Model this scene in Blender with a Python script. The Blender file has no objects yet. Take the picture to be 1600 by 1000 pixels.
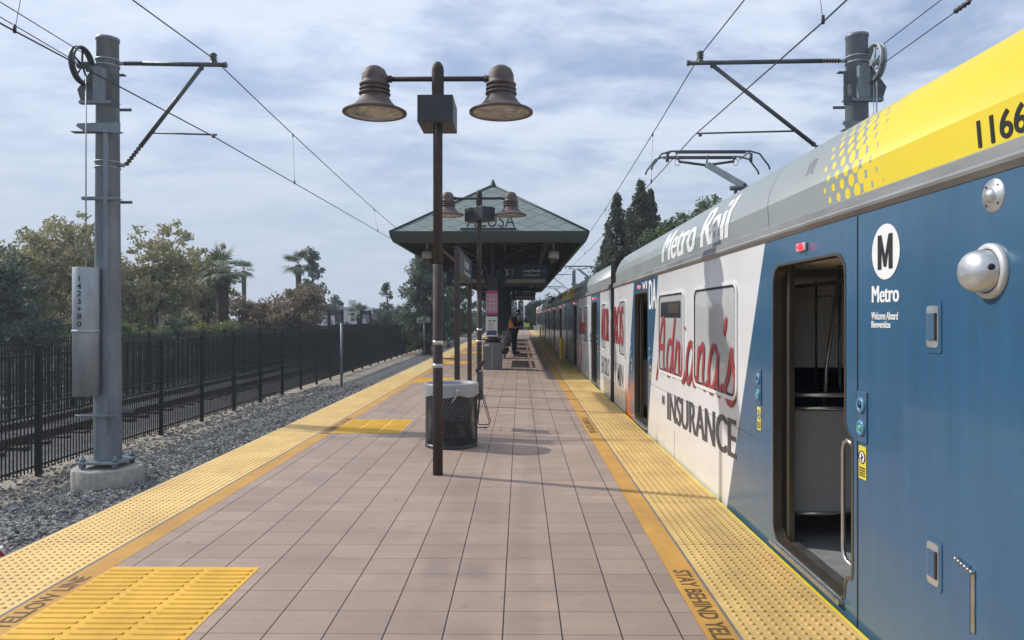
import bpy, bmesh, math, random
import numpy as np
from mathutils import Vector, Matrix
R = math.radians
random.seed(7); rng = np.random.default_rng(7)
SC = bpy.context.scene
COL = SC.collection

# ------------------------------------------------------------------ camera
cam_d = bpy.data.cameras.new('camera'); cam = bpy.data.objects.new('camera', cam_d); COL.objects.link(cam)
CAMZ = 1.71
cam.location = (0, 0, CAMZ)
cam.rotation_euler = (R(90), 0, R(0.648))
cam_d.lens = 25.875; cam_d.sensor_width = 36; cam_d.shift_y = -5/1600
cam_d.clip_start = 0.05; cam_d.clip_end = 3000
SC.camera = cam

# ------------------------------------------------------------------ sun, sky, exposure
LD = Vector((1, -0.37, -0.87)).normalized()
sun_d = bpy.data.lights.new('sun', 'SUN'); sun = bpy.data.objects.new('sun', sun_d); COL.objects.link(sun)
sun.rotation_euler = LD.to_track_quat('-Z', 'Y').to_euler()
sun_d.energy = 3.2; sun_d.angle = R(1.0); sun_d.color = (1.0, 0.95, 0.88)
sun.location = (-20, 8, 18)
W = bpy.data.worlds.new('World'); SC.world = W; W.use_nodes = True
def build_world():
    nt = W.node_tree; N = nt.nodes; L = nt.links
    bg = N['Background']
    sky = N.new('ShaderNodeTexSky'); sky.sky_type = 'NISHITA'; sky.sun_disc = False
    sky.sun_elevation = math.asin(-LD.z); sky.sun_rotation = math.atan2(-LD.x, -LD.y)
    sky.air_density = 1.0; sky.dust_density = 1.2; sky.ozone_density = 2.0
    tc = N.new('ShaderNodeTexCoord')
    sep = N.new('ShaderNodeSeparateXYZ'); L.new(tc.outputs['Generated'], sep.inputs[0])
    def M(op, a, b=None, clamp=False):
        n = N.new('ShaderNodeMath'); n.operation = op; n.use_clamp = clamp
        for i, v in enumerate((a, b)):
            if v is None: continue
            if isinstance(v, (int, float)): n.inputs[i].default_value = v
            else: L.new(v, n.inputs[i])
        return n.outputs[0]
    zz = M('ADD', M('MAXIMUM', sep.outputs[2], 0.0), 0.16)
    cx = M('DIVIDE', sep.outputs[0], zz); cy = M('DIVIDE', sep.outputs[1], zz)
    cmb = N.new('ShaderNodeCombineXYZ'); L.new(cx, cmb.inputs[0]); L.new(M('MULTIPLY', cy, 1.0), cmb.inputs[1])
    mp = N.new('ShaderNodeMapping'); L.new(cmb.outputs[0], mp.inputs[0]); mp.inputs['Rotation'].default_value = (0, 0, R(-24)); mp.inputs['Scale'].default_value = (0.85, 1.2, 1); mp.inputs['Location'].default_value = (1.3, .4, 0)
    n1 = N.new('ShaderNodeTexNoise'); n1.inputs['Scale'].default_value = 1.9; n1.inputs['Detail'].default_value = 9; n1.inputs['Roughness'].default_value = .60; n1.inputs['Distortion'].default_value = .35
    L.new(mp.outputs[0], n1.inputs['Vector'])
    n2 = N.new('ShaderNodeTexNoise'); n2.inputs['Scale'].default_value = 5.0; n2.inputs['Detail'].default_value = 6; n2.inputs['Roughness'].default_value = .55
    L.new(mp.outputs[0], n2.inputs['Vector'])
    s = M('ADD', M('MULTIPLY', n1.outputs[0], .75), M('MULTIPLY', n2.outputs[0], .25))
    rp = N.new('ShaderNodeMapRange'); rp.interpolation_type = 'SMOOTHSTEP'
    L.new(s, rp.inputs[0]); rp.inputs[1].default_value = .36; rp.inputs[2].default_value = .62; rp.inputs[3].default_value = 0.0; rp.inputs[4].default_value = .95
    mx = N.new('ShaderNodeMix'); mx.data_type = 'RGBA'
    L.new(rp.outputs[0], mx.inputs[0]); L.new(sky.outputs[0], mx.inputs[6])
    mx.inputs[7].default_value = CLOUD
    b0 = N.new('ShaderNodeMix'); b0.data_type = 'RGBA'; b0.inputs[0].default_value = .62; L.new(sky.outputs[0], b0.inputs[6]); b0.inputs[7].default_value = (3.9, 4.9, 7.1, 1); L.new(b0.outputs[2], mx.inputs[6])
    hr = N.new('ShaderNodeMapRange'); L.new(sep.outputs[2], hr.inputs[0]); hr.interpolation_type = 'SMOOTHSTEP'
    for i, q in enumerate((0.0, .36, .92, 0.0)): hr.inputs[i+1].default_value = q
    m2 = N.new('ShaderNodeMix'); m2.data_type = 'RGBA'; L.new(hr.outputs[0], m2.inputs[0]); L.new(mx.outputs[2], m2.inputs[6]); m2.inputs[7].default_value = (4.7, 5.4, 6.4, 1)
    L.new(m2.outputs[2], bg.inputs[0]); bg.inputs[1].default_value = SKYS
CLOUD = (6.8, 7.5, 8.8, 1); SKYS = 0.1
build_world()
vs = SC.view_settings; vs.view_transform = 'Standard'; vs.look = 'None'; vs.exposure = 0.22; vs.gamma = 1.0

# ------------------------------------------------------------------ materials
MATS = {}
class NT:
    def __init__(s, name):
        s.m = bpy.data.materials.new(name); s.m.use_nodes = True
        s.nt = s.m.node_tree; s.N = s.nt.nodes; s.L = s.nt.links
        s.b = s.N['Principled BSDF']; s.o = s.N['Material Output']; MATS[name] = s.m
        s._tc = None
    def new(s, t): return s.N.new('ShaderNode' + t)
    def set(s, sock, v):
        if isinstance(v, (int, float, tuple, list)):
            if isinstance(v, (tuple, list)) and len(v) == 3 and sock.type == 'RGBA': v = (*v, 1)
            sock.default_value = v
        else: s.L.new(v, sock)
    def co(s):
        if not s._tc: s._tc = s.new('TexCoord').outputs['Object']
        return s._tc
    def xyz(s, v=None):
        n = s.new('SeparateXYZ'); s.L.new(v or s.co(), n.inputs[0]); return n.outputs
    def M(s, op, a, b=None, c=None, clamp=False):
        n = s.new('Math'); n.operation = op; n.use_clamp = clamp
        for i, v in enumerate((a, b, c)):
            if v is not None: s.set(n.inputs[i], v)
        return n.outputs[0]
    def noise(s, scale, detail=4, rough=.5, vec=None, sc=None, dist=0):
        n = s.new('TexNoise'); n.inputs['Scale'].default_value = scale; n.inputs['Detail'].default_value = detail
        n.inputs['Roughness'].default_value = rough; n.inputs['Distortion'].default_value = dist
        v = vec or s.co()
        if sc:
            mp = s.new('Mapping'); mp.inputs['Scale'].default_value = sc; s.L.new(v, mp.inputs[0]); v = mp.outputs[0]
        s.L.new(v, n.inputs['Vector']); return n.outputs[0]
    def ramp(s, v, a, b, lo=0., hi=1.):
        n = s.new('MapRange'); s.L.new(v, n.inputs[0])
        for i, q in enumerate((a, b, lo, hi)): n.inputs[i+1].default_value = q
        return n.outputs[0]
    def mix(s, f, a, b, mode='MIX'):
        n = s.new('Mix'); n.data_type = 'RGBA'; n.blend_type = mode
        s.set(n.inputs[0], f); s.set(n.inputs[6], a); s.set(n.inputs[7], b); return n.outputs[2]
    def hsv(s, col, val=1., sat=1., hue=.5):
        n = s.new('HueSaturation'); s.set(n.inputs['Color'], col); s.set(n.inputs['Value'], val); s.set(n.inputs['Saturation'], sat); s.set(n.inputs['Hue'], hue); return n.outputs[0]
    def bump(s, h, strength=.3, dist=.01, normal=None):
        n = s.new('Bump'); n.inputs['Strength'].default_value = strength; n.inputs['Distance'].default_value = dist
        s.L.new(h, n.inputs['Height'])
        if normal: s.L.new(normal, n.inputs['Normal'])
        s.L.new(n.outputs[0], s.b.inputs['Normal']); return n.outputs[0]
    def base(s, c): s.set(s.b.inputs['Base Color'], c); return s
    def rough(s, r): s.set(s.b.inputs['Roughness'], r); return s
    def metal(s, r): s.set(s.b.inputs['Metallic'], r); return s

def plain(name, col, rough=.5, metal=0, var=.12, vscale=6., bump=0, bscale=40., coat=0, sc=None):
    t = NT(name); n = t.noise(vscale, 5, .6, sc=sc)
    c = t.mix(t.ramp(n, .3, .7), tuple(q*(1-var) for q in col), tuple(min(1, q*(1+var)) for q in col))
    t.base(c); t.metal(metal)
    t.rough(t.ramp(t.noise(vscale*2.3, 3), .3, .7, max(.02, rough-.07), min(1, rough+.07)))
    if bump: t.bump(t.noise(bscale, 4), bump, .01)
    if coat: t.b.inputs['Coat Weight'].default_value = coat; t.b.inputs['Coat Roughness'].default_value = .06
    return t.m
plain('dark_brown_paint', (.052, .040, .038), .78, .0, .15, 4)
plain('lamp_shade_paint', (.105, .078, .074), .62, .0, .3, 9, coat=0)
plain('box_paint', (.028, .034, .038), .5, 0, .12)
plain('galv', (.20, .235, .26), .5, .35, .22, 5, .1, 60, sc=(1, 1, .25))
plain('galv_light', (.33, .37, .385), .5, .3, .2, 5, .1, 60, sc=(1, 1, .3))
plain('galv_dark', (.085, .10, .105), .5, .2, .25, 8)
plain('insulator', (.06, .05, .05), .4)
plain('insulator_red', (.12, .05, .035), .4)
plain('wire', (.03, .03, .032), .6)
plain('fence_paint', (.010, .013, .014), .5, .0, .2)
plain('black_steel', (.016, .017, .018), .4, 0, .2)
plain('canopy_steel', (.022, .026, .032), .55, 0, .2)
plain('green_fascia', (.032, .052, .047), .5, 0, .12)
plain('rafter_wood', (.085, .078, .075), .7, 0, .25, 6)
plain('hip_wood', (.24, .215, .19), .7, 0, .2, 6)
plain('deck_underside', (.035, .037, .042), .8, 0, .2)
plain('granite', (.13, .125, .125), .55, 0, .3, 60)
plain('granite_dark', (.09, .088, .09), .5, 0, .3, 70)
plain('concrete', (.36, .34, .30), .85, 0, .25, 7, .4, 50)
plain('platform_edge', (.16, .155, .15), .8, 0, .3, 6, .3, 50)
plain('light_metal', (.55, .56, .56), .4, .3, .1)
plain('steel', (.5, .5, .48), .3, .9, .15)
plain('chrome', (.58, .60, .61), .36, .75, .08)
plain('bronze_trim', (.13, .105, .08), .35, .6, .2, sc=(1, 1, .2))
plain('rubber', (.012, .012, .012), .7)
plain('yellow_paint', (.62, .40, .02), .5, 0, .12)
plain('metro_yellow', (.80, .66, .015), .35, 0, .06)
plain('white_decal', (.75, .76, .76), .45, 0, .05)
plain('white_glossy', (.72, .73, .74), .3, 0, .05)
plain('dark_decal', (.05, .052, .06), .4, 0, .1)
plain('black_decal', (.016, .017, .018), .4, 0, .1)
plain('red_decal', (.32, .040, .045), .35, 0, .12)
plain('navy_sign', (.008, .014, .035), .5)
plain('sign_text', (.50, .53, .57), .5)
plain('sign_display', (.20, .18, .13), .5)
plain('sign_grey', (.055, .062, .06), .5)
plain('magenta', (.45, .05, .17), .5)
plain('poster_pink', (.60, .40, .47), .6, 0, .1)
plain('poster_dark', (.20, .06, .11), .6)
plain('info_white', (.60, .61, .56), .5)
plain('info_navy', (.03, .06, .16), .5)
plain('cam_white', (.34, .33, .30), .35, 0, .05)
plain('button_blue', (.09, .24, .40), .3, 0, .1)
plain('plate_blue', (.05, .11, .19), .4, 0, .1)
plain('green_led', (.08, .42, .20), .3)
plain('sticker_yellow', (.70, .58, .06), .4)
plain('car_floor', (.23, .24, .24), .6, 0, .2, 9)
plain('car_inner', (.34, .34, .33), .6, 0, .1)
plain('car_ceiling', (.62, .56, .47), .6, 0, .1)
plain('partition', (.33, .335, .33), .5, 0, .15, 120)
plain('seat_fabric', (.02, .03, .06), .8)
plain('under_black', (.01, .01, .01), .8)
plain('orange_text', (.11, .062, .016), .7, 0, .35, 30)
plain('skin', (.30, .16, .11), .55)
plain('vest', (.85, .24, .035), .7, 0, .12)
plain('vest_stripe', (.62, .60, .20), .5)
plain('dark_cloth', (.012, .015, .024), .85, 0, .3, 12, .3, 60)
plain('jacket_cloth', (.022, .032, .034), .85, 0, .3, 12, .3, 60)
plain('hat_cloth', (.010, .010, .012), .8)
plain('bark', (.07, .05, .038), .9, 0, .35, 10, .6, 25)
plain('palm_bark', (.045, .034, .026), .95, 0, .4, 8, .6, 20)
plain('building_white', (.55, .55, .55), .8, 0, .06, 2)
plain('building_grey', (.22, .20, .18), .8, 0, .15, 2)
plain('building_tan', (.40, .34, .27), .8, 0, .1, 2)
plain('roof_tile', (.21, .16, .11), .85, 0, .3, 3)
plain('window_dark', (.02, .025, .03), .15)
plain('lime_sign', (.45, .55, .05), .5)

def leafmat(name, c1, c2, c3=None, trans=.38):
    t = NT(name)
    g = t.new('NewGeometry').outputs['Random Per Island']
    n = t.noise(.55, 3, .6)
    c = t.mix(g, c1, c2)
    if c3: c = t.mix(t.ramp(n, .42, .62), c, c3)
    t.base(c).rough(.6)
    t.b.inputs['Specular IOR Level'].default_value = .3
    tr = t.new('BsdfTranslucent'); t.L.new(c, tr.inputs[0])
    mx = t.new('MixShader'); mx.inputs[0].default_value = trans
    t.L.new(t.b.outputs[0], mx.inputs[1]); t.L.new(tr.outputs[0], mx.inputs[2]); t.L.new(mx.outputs[0], t.o.inputs[0])
    return t.m
leafmat('leaf_sycamore', (.27, .265, .13), (.46, .38, .22), (.24, .25, .12))
leafmat('leaf_autumn', (.21, .17, .11), (.36, .27, .18), (.18, .16, .10))
leafmat('leaf_dark', (.065, .10, .078), (.12, .16, .11))
leafmat('leaf_shrub', (.11, .16, .07), (.20, .25, .11), (.10, .14, .075))
leafmat('leaf_lime', (.15, .18, .06), (.24, .26, .09))
leafmat('leaf_pine', (.085, .13, .095), (.18, .22, .15))
leafmat('leaf_cypress', (.055, .08, .055), (.16, .19, .10), (.07, .09, .06))
leafmat('leaf_palm', (.11, .15, .095), (.26, .30, .20), None, .15)

def m_emit(name, col, st, base=None):
    t = NT(name); t.base(base or col); t.b.inputs['Emission Color'].default_value = (*col, 1); t.b.inputs['Emission Strength'].default_value = st; t.rough(.3); return t.m
m_emit('red_lamp', (1.0, .05, .07), 1.6, (.5, .02, .03))
m_emit('red_lamp_far', (1.0, .10, .08), 2.5, (.5, .02, .03))

def m_glassy(name, tint, f, rough=.03):
    t = NT(name); tr = t.new('BsdfTransparent'); tr.inputs[0].default_value = (*tint, 1)
    gl = t.new('BsdfGlossy'); gl.inputs['Roughness'].default_value = rough; gl.inputs[0].default_value = (.9, .9, .9, 1)
    fr = t.new('Fresnel'); fr.inputs[0].default_value = 1.5
    mx = t.new('MixShader'); t.L.new(t.M('ADD', t.M('MULTIPLY', fr.outputs[0], .9), f), mx.inputs[0])
    t.L.new(tr.outputs[0], mx.inputs[1]); t.L.new(gl.outputs[0], mx.inputs[2]); t.L.new(mx.outputs[0], t.o.inputs[0]); return t.m
m_glassy('glass_tint', (.30, .34, .34), .02)
m_glassy('screen_glass', (.6, .6, .58), .05)

def m_lamp_glass():
    t = NT('lamp_glass'); n = t.noise(8, 4, .6)
    t.base(t.mix(t.ramp(n, .4, .65), (.40, .40, .38), (.17, .16, .15))); t.rough(.25); return t.m
m_lamp_glass()

def m_tiles():
    t = NT('platform_tiles'); o = t.xyz(); PX, PY = .32, .31
    # joints at x = .865 + k*.32, rows along y every .31 (near row edge at 4.271)
    ax = t.M('DIVIDE', t.M('SUBTRACT', o[0], .865), PX); ay = t.M('DIVIDE', t.M('SUBTRACT', o[1], 4.271), PY)
    fx = t.M('FRACT', ax); fy = t.M('FRACT', ay)
    dx = t.M('MULTIPLY', t.M('SUBTRACT', .5, t.M('ABSOLUTE', t.M('SUBTRACT', fx, .5))), PX)
    dy = t.M('MULTIPLY', t.M('SUBTRACT', .5, t.M('ABSOLUTE', t.M('SUBTRACT', fy, .5))), PY)
    jx = t.ramp(dx, .0028, .0050, 1, 0); jy = t.ramp(dy, .0016, .0034, 1, 0)
    cmb = t.new('CombineXYZ'); t.L.new(t.M('FLOOR', ax), cmb.inputs[0]); t.L.new(t.M('FLOOR', ay), cmb.inputs[1])
    wn = t.new('TexWhiteNoise'); wn.noise_dimensions = '2D'; t.L.new(cmb.outputs[0], wn.inputs['Vector'])
    c = t.mix(wn.outputs['Value'], (.305, .222, .172), (.368, .268, .210))
    fine = t.noise(160, 3, .7)
    c = t.hsv(c, t.ramp(fine, .3, .7, .86, 1.12))
    blot = t.noise(.8, 6, .65); c = t.hsv(c, t.ramp(blot, .3, .7, .86, 1.12))
    streak = t.noise(3.0, 5, .6, sc=(.35, 5, 1)); c = t.hsv(c, t.ramp(streak, .35, .7, .95, 1.05))
    spot = t.noise(7, 4, .75); c = t.mix(t.ramp(spot, .60, .74, 0, .42), c, (.11, .088, .078)); big = t.noise(1.7, 3, .5); c = t.mix(t.ramp(big, .58, .72, 0, .25), c, (.15, .12, .105))
    # tiny gum spots
    vo = t.new('TexVoronoi'); vo.inputs['Scale'].default_value = 1.35; t.L.new(t.co(), vo.inputs['Vector'])
    c = t.mix(t.ramp(vo.outputs['Distance'], .016, .028, .65, 0), c, (.05, .042, .04))
    c = t.mix(jy, c, (.085, .063, .055)); c = t.mix(jx, c, (.020, .017, .017))
    t.base(c); t.rough(t.ramp(fine, .3, .7, .55, .75))
    h = t.M('SUBTRACT', t.M('MULTIPLY', fine, .15), t.M('MAXIMUM', jx, jy))
    t.bump(h, .6, .003); return t.m
m_tiles()

def m_tactile(name, base, dark, seams=True, domes=False, blot_s=1.4):
    t = NT(name); o = t.xyz()
    n = t.noise(blot_s, 6, .62); fine = t.noise(90, 3, .6)
    c = t.mix(t.ramp(n, .32, .68), base, dark)
    tyre = t.noise(4, 5, .6, sc=(1, .35, 1)); c = t.hsv(c, t.ramp(tyre, .3, .75, 1.08, .84))
    c = t.hsv(c, t.ramp(fine, .3, .7, .93, 1.06))
    sc_ = t.noise(9, 5, .75, sc=(1, .6, 1)); c = t.mix(t.ramp(sc_, .60, .74, 0, .38), c, (.16, .11, .05))
    h = t.M('MULTIPLY', fine, .12)
    if seams:
        fy = t.M('FRACT', t.M('DIVIDE', t.M('SUBTRACT', o[1], 4.28), .63))
        d = t.M('MULTIPLY', t.M('SUBTRACT', .5, t.M('ABSOLUTE', t.M('SUBTRACT', fy, .5))), .63)
        j = t.ramp(d, .0012, .0028, 1, 0); c = t.mix(t.M('MULTIPLY', j, .7), c, (.10, .07, .03)); h = t.M('SUBTRACT', h, j)
    if domes:
        fx = t.M('SUBTRACT', t.M('FRACT', t.M('DIVIDE', o[0], .0592)), .5); fy = t.M('SUBTRACT', t.M('FRACT', t.M('DIVIDE', o[1], .06)), .5)
        r = t.M('SQRT', t.M('ADD', t.M('MULTIPLY', fx, fx), t.M('MULTIPLY', fy, fy)))
        h = t.M('ADD', h, t.M('MULTIPLY', t.ramp(r, .18, .3, 1, 0), 2.))
        line = t.ramp(t.M('ABSOLUTE', fx), .40, .5, 0, .45); c = t.mix(line, c, tuple(q*.35 for q in dark))
    t.base(c).rough(.62); t.bump(h, .5, .003); return t.m
m_tactile('tactile_left', (.80, .555, .205), (.70, .46, .165))
m_tactile('tactile_right', (.72, .49, .17), (.56, .36, .12))
m_tactile('tactile_left_far', (.74, .55, .24), (.64, .46, .19), domes=True)
m_tactile('tactile_right_far', (.66, .46, .17), (.52, .36, .13), domes=True)
m_tactile('yellow_line', (.60, .32, .055), (.44, .22, .045), False)
m_tactile('guide_pad', (.78, .46, .045), (.68, .38, .035), False)

def m_ballast():
    t = NT('ballast'); v = t.new('TexVoronoi'); v.inputs['Scale'].default_value = 22; t.L.new(t.co(), v.inputs['Vector'])
    v2 = t.new('TexVoronoi'); v2.inputs['Scale'].default_value = 47; t.L.new(t.co(), v2.inputs['Vector'])
    sp = t.new('SeparateColor'); t.L.new(v.outputs['Color'], sp.inputs[0])
    c = t.mix(sp.outputs[0], (.14, .147, .155), (.34, .345, .345))
    c = t.mix(t.ramp(v.outputs['Distance'], .25, .7, 0, .8), c, (.04, .04, .042))
    o = t.xyz()
    dn = t.noise(1.6, 5, .6)
    m = t.M('MULTIPLY', t.ramp(o[0], -7.85, -8.2), 1.0)
    m2 = t.ramp(o[0], -9.9, -9.6); m = t.M('MULTIPLY', m, m2)
    m = t.M('MULTIPLY', m, t.ramp(dn, .30, .5))
    dirt = t.mix(t.noise(30, 5, .7), (.46, .40, .31), (.34, .295, .23))
    c = t.mix(m, c, dirt); c = t.hsv(c, t.ramp(o[0], -9.8, -10.4, 1, .62)); c = t.mix(t.M('MULTIPLY', t.ramp(o[0], -9.9, -10.6, 0, .35), t.ramp(dn, .4, .6)), c, (.22, .19, .15))
    t.base(c).rough(.9)
    h = t.M('SUBTRACT', 1, v.outputs['Distance']); h = t.M('ADD', h, t.M('MULTIPLY', v2.outputs['Distance'], -.4))
    t.bump(h, .9, .04); return t.m
m_ballast()
def m_stone():
    t = NT('stone'); g = t.new('NewGeometry').outputs['Random Per Island']
    c = t.mix(g, (.118, .115, .110), (.36, .35, .33)); c = t.hsv(c, t.ramp(t.noise(60, 3, .6), .3, .7, .8, 1.15))
    t.base(c).rough(.85); return t.m
m_stone()
def m_ground():
    t = NT('dry_ground'); n = t.noise(.25, 7, .65); c = t.mix(t.ramp(n, .35, .65), (.16, .13, .09), (.08, .09, .04))
    t.base(c).rough(.95); t.bump(t.noise(6, 6, .7), .6, .05); return t.m
m_ground()

def paintnoise(t, c, amt=.05):
    n = t.noise(1.1, 4, .5); return t.hsv(c, t.ramp(n, .3, .7, 1-amt, 1+amt))
BLUE = (.030, .098, .185); WHITE = (.70, .70, .70)
def m_livery():
    # object space: y from the car's middle, z from the rail car root
    t = NT('livery_wrapped'); o = t.xyz(); y, z = o[1], o[2]
    a = t.M('ABSOLUTE', y)
    zz = t.M('SUBTRACT', 2.275, z)
    def gt(p, q): return t.M('GREATER_THAN', p, q)
    s1 = t.M('ADD', y, t.M('MULTIPLY', zz, 0.0))
    # near half (y<0): white where y > -9.425 + .455*zz and y < -5.03+.36*zz, or y > -2.9+.4*zz
    w1 = t.M('MULTIPLY', gt(y, t.M('ADD', -9.425, t.M('MULTIPLY', zz, .455))), gt(t.M('ADD', -5.03, t.M('MULTIPLY', zz, .36)), y))
    w2 = t.M('MULTIPLY', gt(y, t.M('ADD', -2.9, t.M('MULTIPLY', zz, .4))), gt(2.25, y))
    w3 = t.M('MULTIPLY', gt(y, 4.5), gt(9.1, y))
    w = t.M('MAXIMUM', w1, t.M('MAXIMUM', w2, w3))
    dirt = t.M('MULTIPLY', t.ramp(z, .35, -.1, 0, 1), t.ramp(t.noise(3, 5, .6, sc=(1, .6, 2)), .35, .7))
    wc = t.mix(t.M('MULTIPLY', dirt, .35), WHITE, (.45, .40, .33))
    bc = t.mix(t.ramp(t.noise(.9, 4, .55), .3, .75), BLUE, (.036, .112, .205))
    st_ = t.noise(2.2, 5, .6, sc=(1, 5, .35)); bc = t.hsv(bc, t.ramp(st_, .35, .7, 1.05, .90)); bc = t.mix(t.ramp(t.noise(5, 6, .7), .62, .78, 0, .22), bc, (.12, .17, .21))
    bc = t.mix(t.ramp(z, .5, -.05, 0, .30), bc, (.12, .15, .17))
    c = t.mix(w, bc, wc)
    # orange-red figure printed at the foot of the advert, beside the second door
    r = t.M('MULTIPLY', t.M('MULTIPLY', gt(y, -2.95), gt(-1.9, y)), t.ramp(z, .8, .3))
    rn = t.ramp(t.noise(2.4, 4, .6, sc=(1, 1.6, 1)), .40, .50)
    c = t.mix(t.M('MULTIPLY', r, rn), c, (.50, .10, .04))
    r2 = t.M('MULTIPLY', t.M('MULTIPLY', gt(y, 7.4), gt(9.0, y)), t.ramp(z, 1.6, .9))
    c = t.mix(t.M('MULTIPLY', r2, t.ramp(t.noise(2.0, 4, .6), .46, .56)), c, (.42, .06, .05))
    t.base(paintnoise(t, c, .03)); t.rough(t.ramp(t.noise(2, 4), .3, .7, .22, .32))
    t.b.inputs['Coat Weight'].default_value = .35; t.b.inputs['Coat Roughness'].default_value = .08
    t.bump(t.noise(1.6, 2, .4), .06, .02)
    return t.m
m_livery()
def m_livery2():
    t = NT('livery_plain'); o = t.xyz(); a = t.M('ABSOLUTE', o[1]); z = o[2]
    blue = t.M('GREATER_THAN', a, 9.6)
    c = t.mix(t.M('GREATER_THAN', z, .92), (.42, .43, .44), (.035, .038, .045))
    c = t.mix(t.M('GREATER_THAN', z, 2.06), c, (.30, .31, .32))
    c = t.mix(blue, c, (.25, .27, .28))
    t.base(paintnoise(t, c)); t.rough(.3); t.b.inputs['Coat Weight'].default_value = .4; return t.m
m_livery2()
def m_fairing(name, far=False):
    t = NT(name); uvn = t.new('UVMap'); uvn.uv_map = 'UVMap'
    s = t.xyz(uvn.outputs[0]); a = t.M('ABSOLUTE', s[0]); v = s[1]
    def lat(oy, ov):
        fy = t.M('MULTIPLY', t.M('SUBTRACT', t.M('FRACT', t.M('DIVIDE', t.M('ADD', a, oy), .122)), .5), .122)
        fv = t.M('MULTIPLY', t.M('SUBTRACT', t.M('FRACT', t.M('DIVIDE', t.M('ADD', v, ov), .136)), .5), .136)
        return t.M('SQRT', t.M('ADD', t.M('MULTIPLY', fy, fy), t.M('MULTIPLY', fv, fv)))
    d = t.M('MINIMUM', lat(.02, .03), lat(.081, .098))
    r = t.ramp(a, 10.42, 11.36, .014, .066)
    dots = t.M('MULTIPLY', t.M('LESS_THAN', d, r), t.M('GREATER_THAN', a, 10.44))
    yel = t.M('MAXIMUM', dots, t.M('GREATER_THAN', a, 11.36))
    g = t.mix(t.ramp(t.noise(.8, 5, .6), .3, .7), (.245, .28, .28), (.29, .32, .32))
    c = t.mix(yel, g, (.76, .60, .03) if not far else (.75, .66, .10))
    # panel joints
    for q in (9.42, 5.62, 3.05):
        j = t.M('LESS_THAN', t.M('ABSOLUTE', t.M('SUBTRACT', a, q)), .006); c = t.mix(j, c, (.04, .04, .04))
    t.base(paintnoise(t, c, .04)); t.rough(.42)
    t.b.inputs['Coat Weight'].default_value = .1; t.bump(t.noise(2.2, 3, .5), .12, .02)
    return t.m
m_fairing('fairing_paint')
def m_cornice():
    t = NT('cornice_metal'); n = t.noise(2, 6, .65, sc=(1, .5, 3)); t.base(t.mix(t.ramp(n, .35, .7), (.30, .31, .31), (.17, .175, .18))); t.rough(.5); t.metal(.2); return t.m
m_cornice()
def m_wrapglass():
    t = NT('wrapped_glass'); n = t.noise(1.5, 3); t.base(t.mix(t.ramp(n, .3, .7), (.46, .465, .46), (.52, .525, .52))); t.rough(.25); t.b.inputs['Coat Weight'].default_value = .5; return t.m
m_wrapglass()
def m_roof():
    t = NT('green_shingle'); uvn = t.new('UVMap'); uvn.uv_map = 'UVMap'; s = t.xyz(uvn.outputs[0])
    p = t.M('DIVIDE', t.M('ADD', s[0], t.M('MULTIPLY', s[1], 1.3)), .78); q = t.M('DIVIDE', t.M('SUBTRACT', s[0], t.M('MULTIPLY', s[1], 1.3)), .78)
    def edge(k): return t.M('SUBTRACT', .5, t.M('ABSOLUTE', t.M('SUBTRACT', t.M('FRACT', k), .5)))
    j = t.ramp(t.M('MINIMUM', edge(p), edge(q)), .012, .035, 1, 0)
    cmb = t.new('CombineXYZ'); t.L.new(t.M('FLOOR', p), cmb.inputs[0]); t.L.new(t.M('FLOOR', q), cmb.inputs[1])
    wn = t.new('TexWhiteNoise'); wn.noise_dimensions = '2D'; t.L.new(cmb.outputs[0], wn.inputs['Vector'])
    c = t.mix(wn.outputs['Value'], (.17, .215, .195), (.21, .25, .23)); c = t.mix(j, c, (.03, .045, .04))
    t.base(c).rough(.55); t.metal(.1); t.bump(t.M('ADD', t.M('FRACT', p), t.M('FRACT', q)), .25, .02); return t.m
m_roof()
def m_liner():
    t = NT('bag_plastic'); t.base((.40, .41, .42)).rough(.35); t.bump(t.noise(14, 5, .7, sc=(1, 1, .5)), .7, .02)
    tr = t.new('BsdfTransparent'); mx = t.new('MixShader'); mx.inputs[0].default_value = .22
    t.L.new(t.b.outputs[0], mx.inputs[1]); t.L.new(tr.outputs[0], mx.inputs[2]); t.L.new(mx.outputs[0], t.o.inputs[0]); return t.m
m_liner()
def m_stripes():
    t = NT('red_white_stripes'); o = t.xyz(); f = t.M('FRACT', t.M('DIVIDE', t.M('ADD', o[0], t.M('ADD', o[2], o[1])), .09))
    t.base(t.mix(t.M('GREATER_THAN', f, .5), (.7, .7, .68), (.5, .03, .03))); return t.m
m_stripes()

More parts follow.
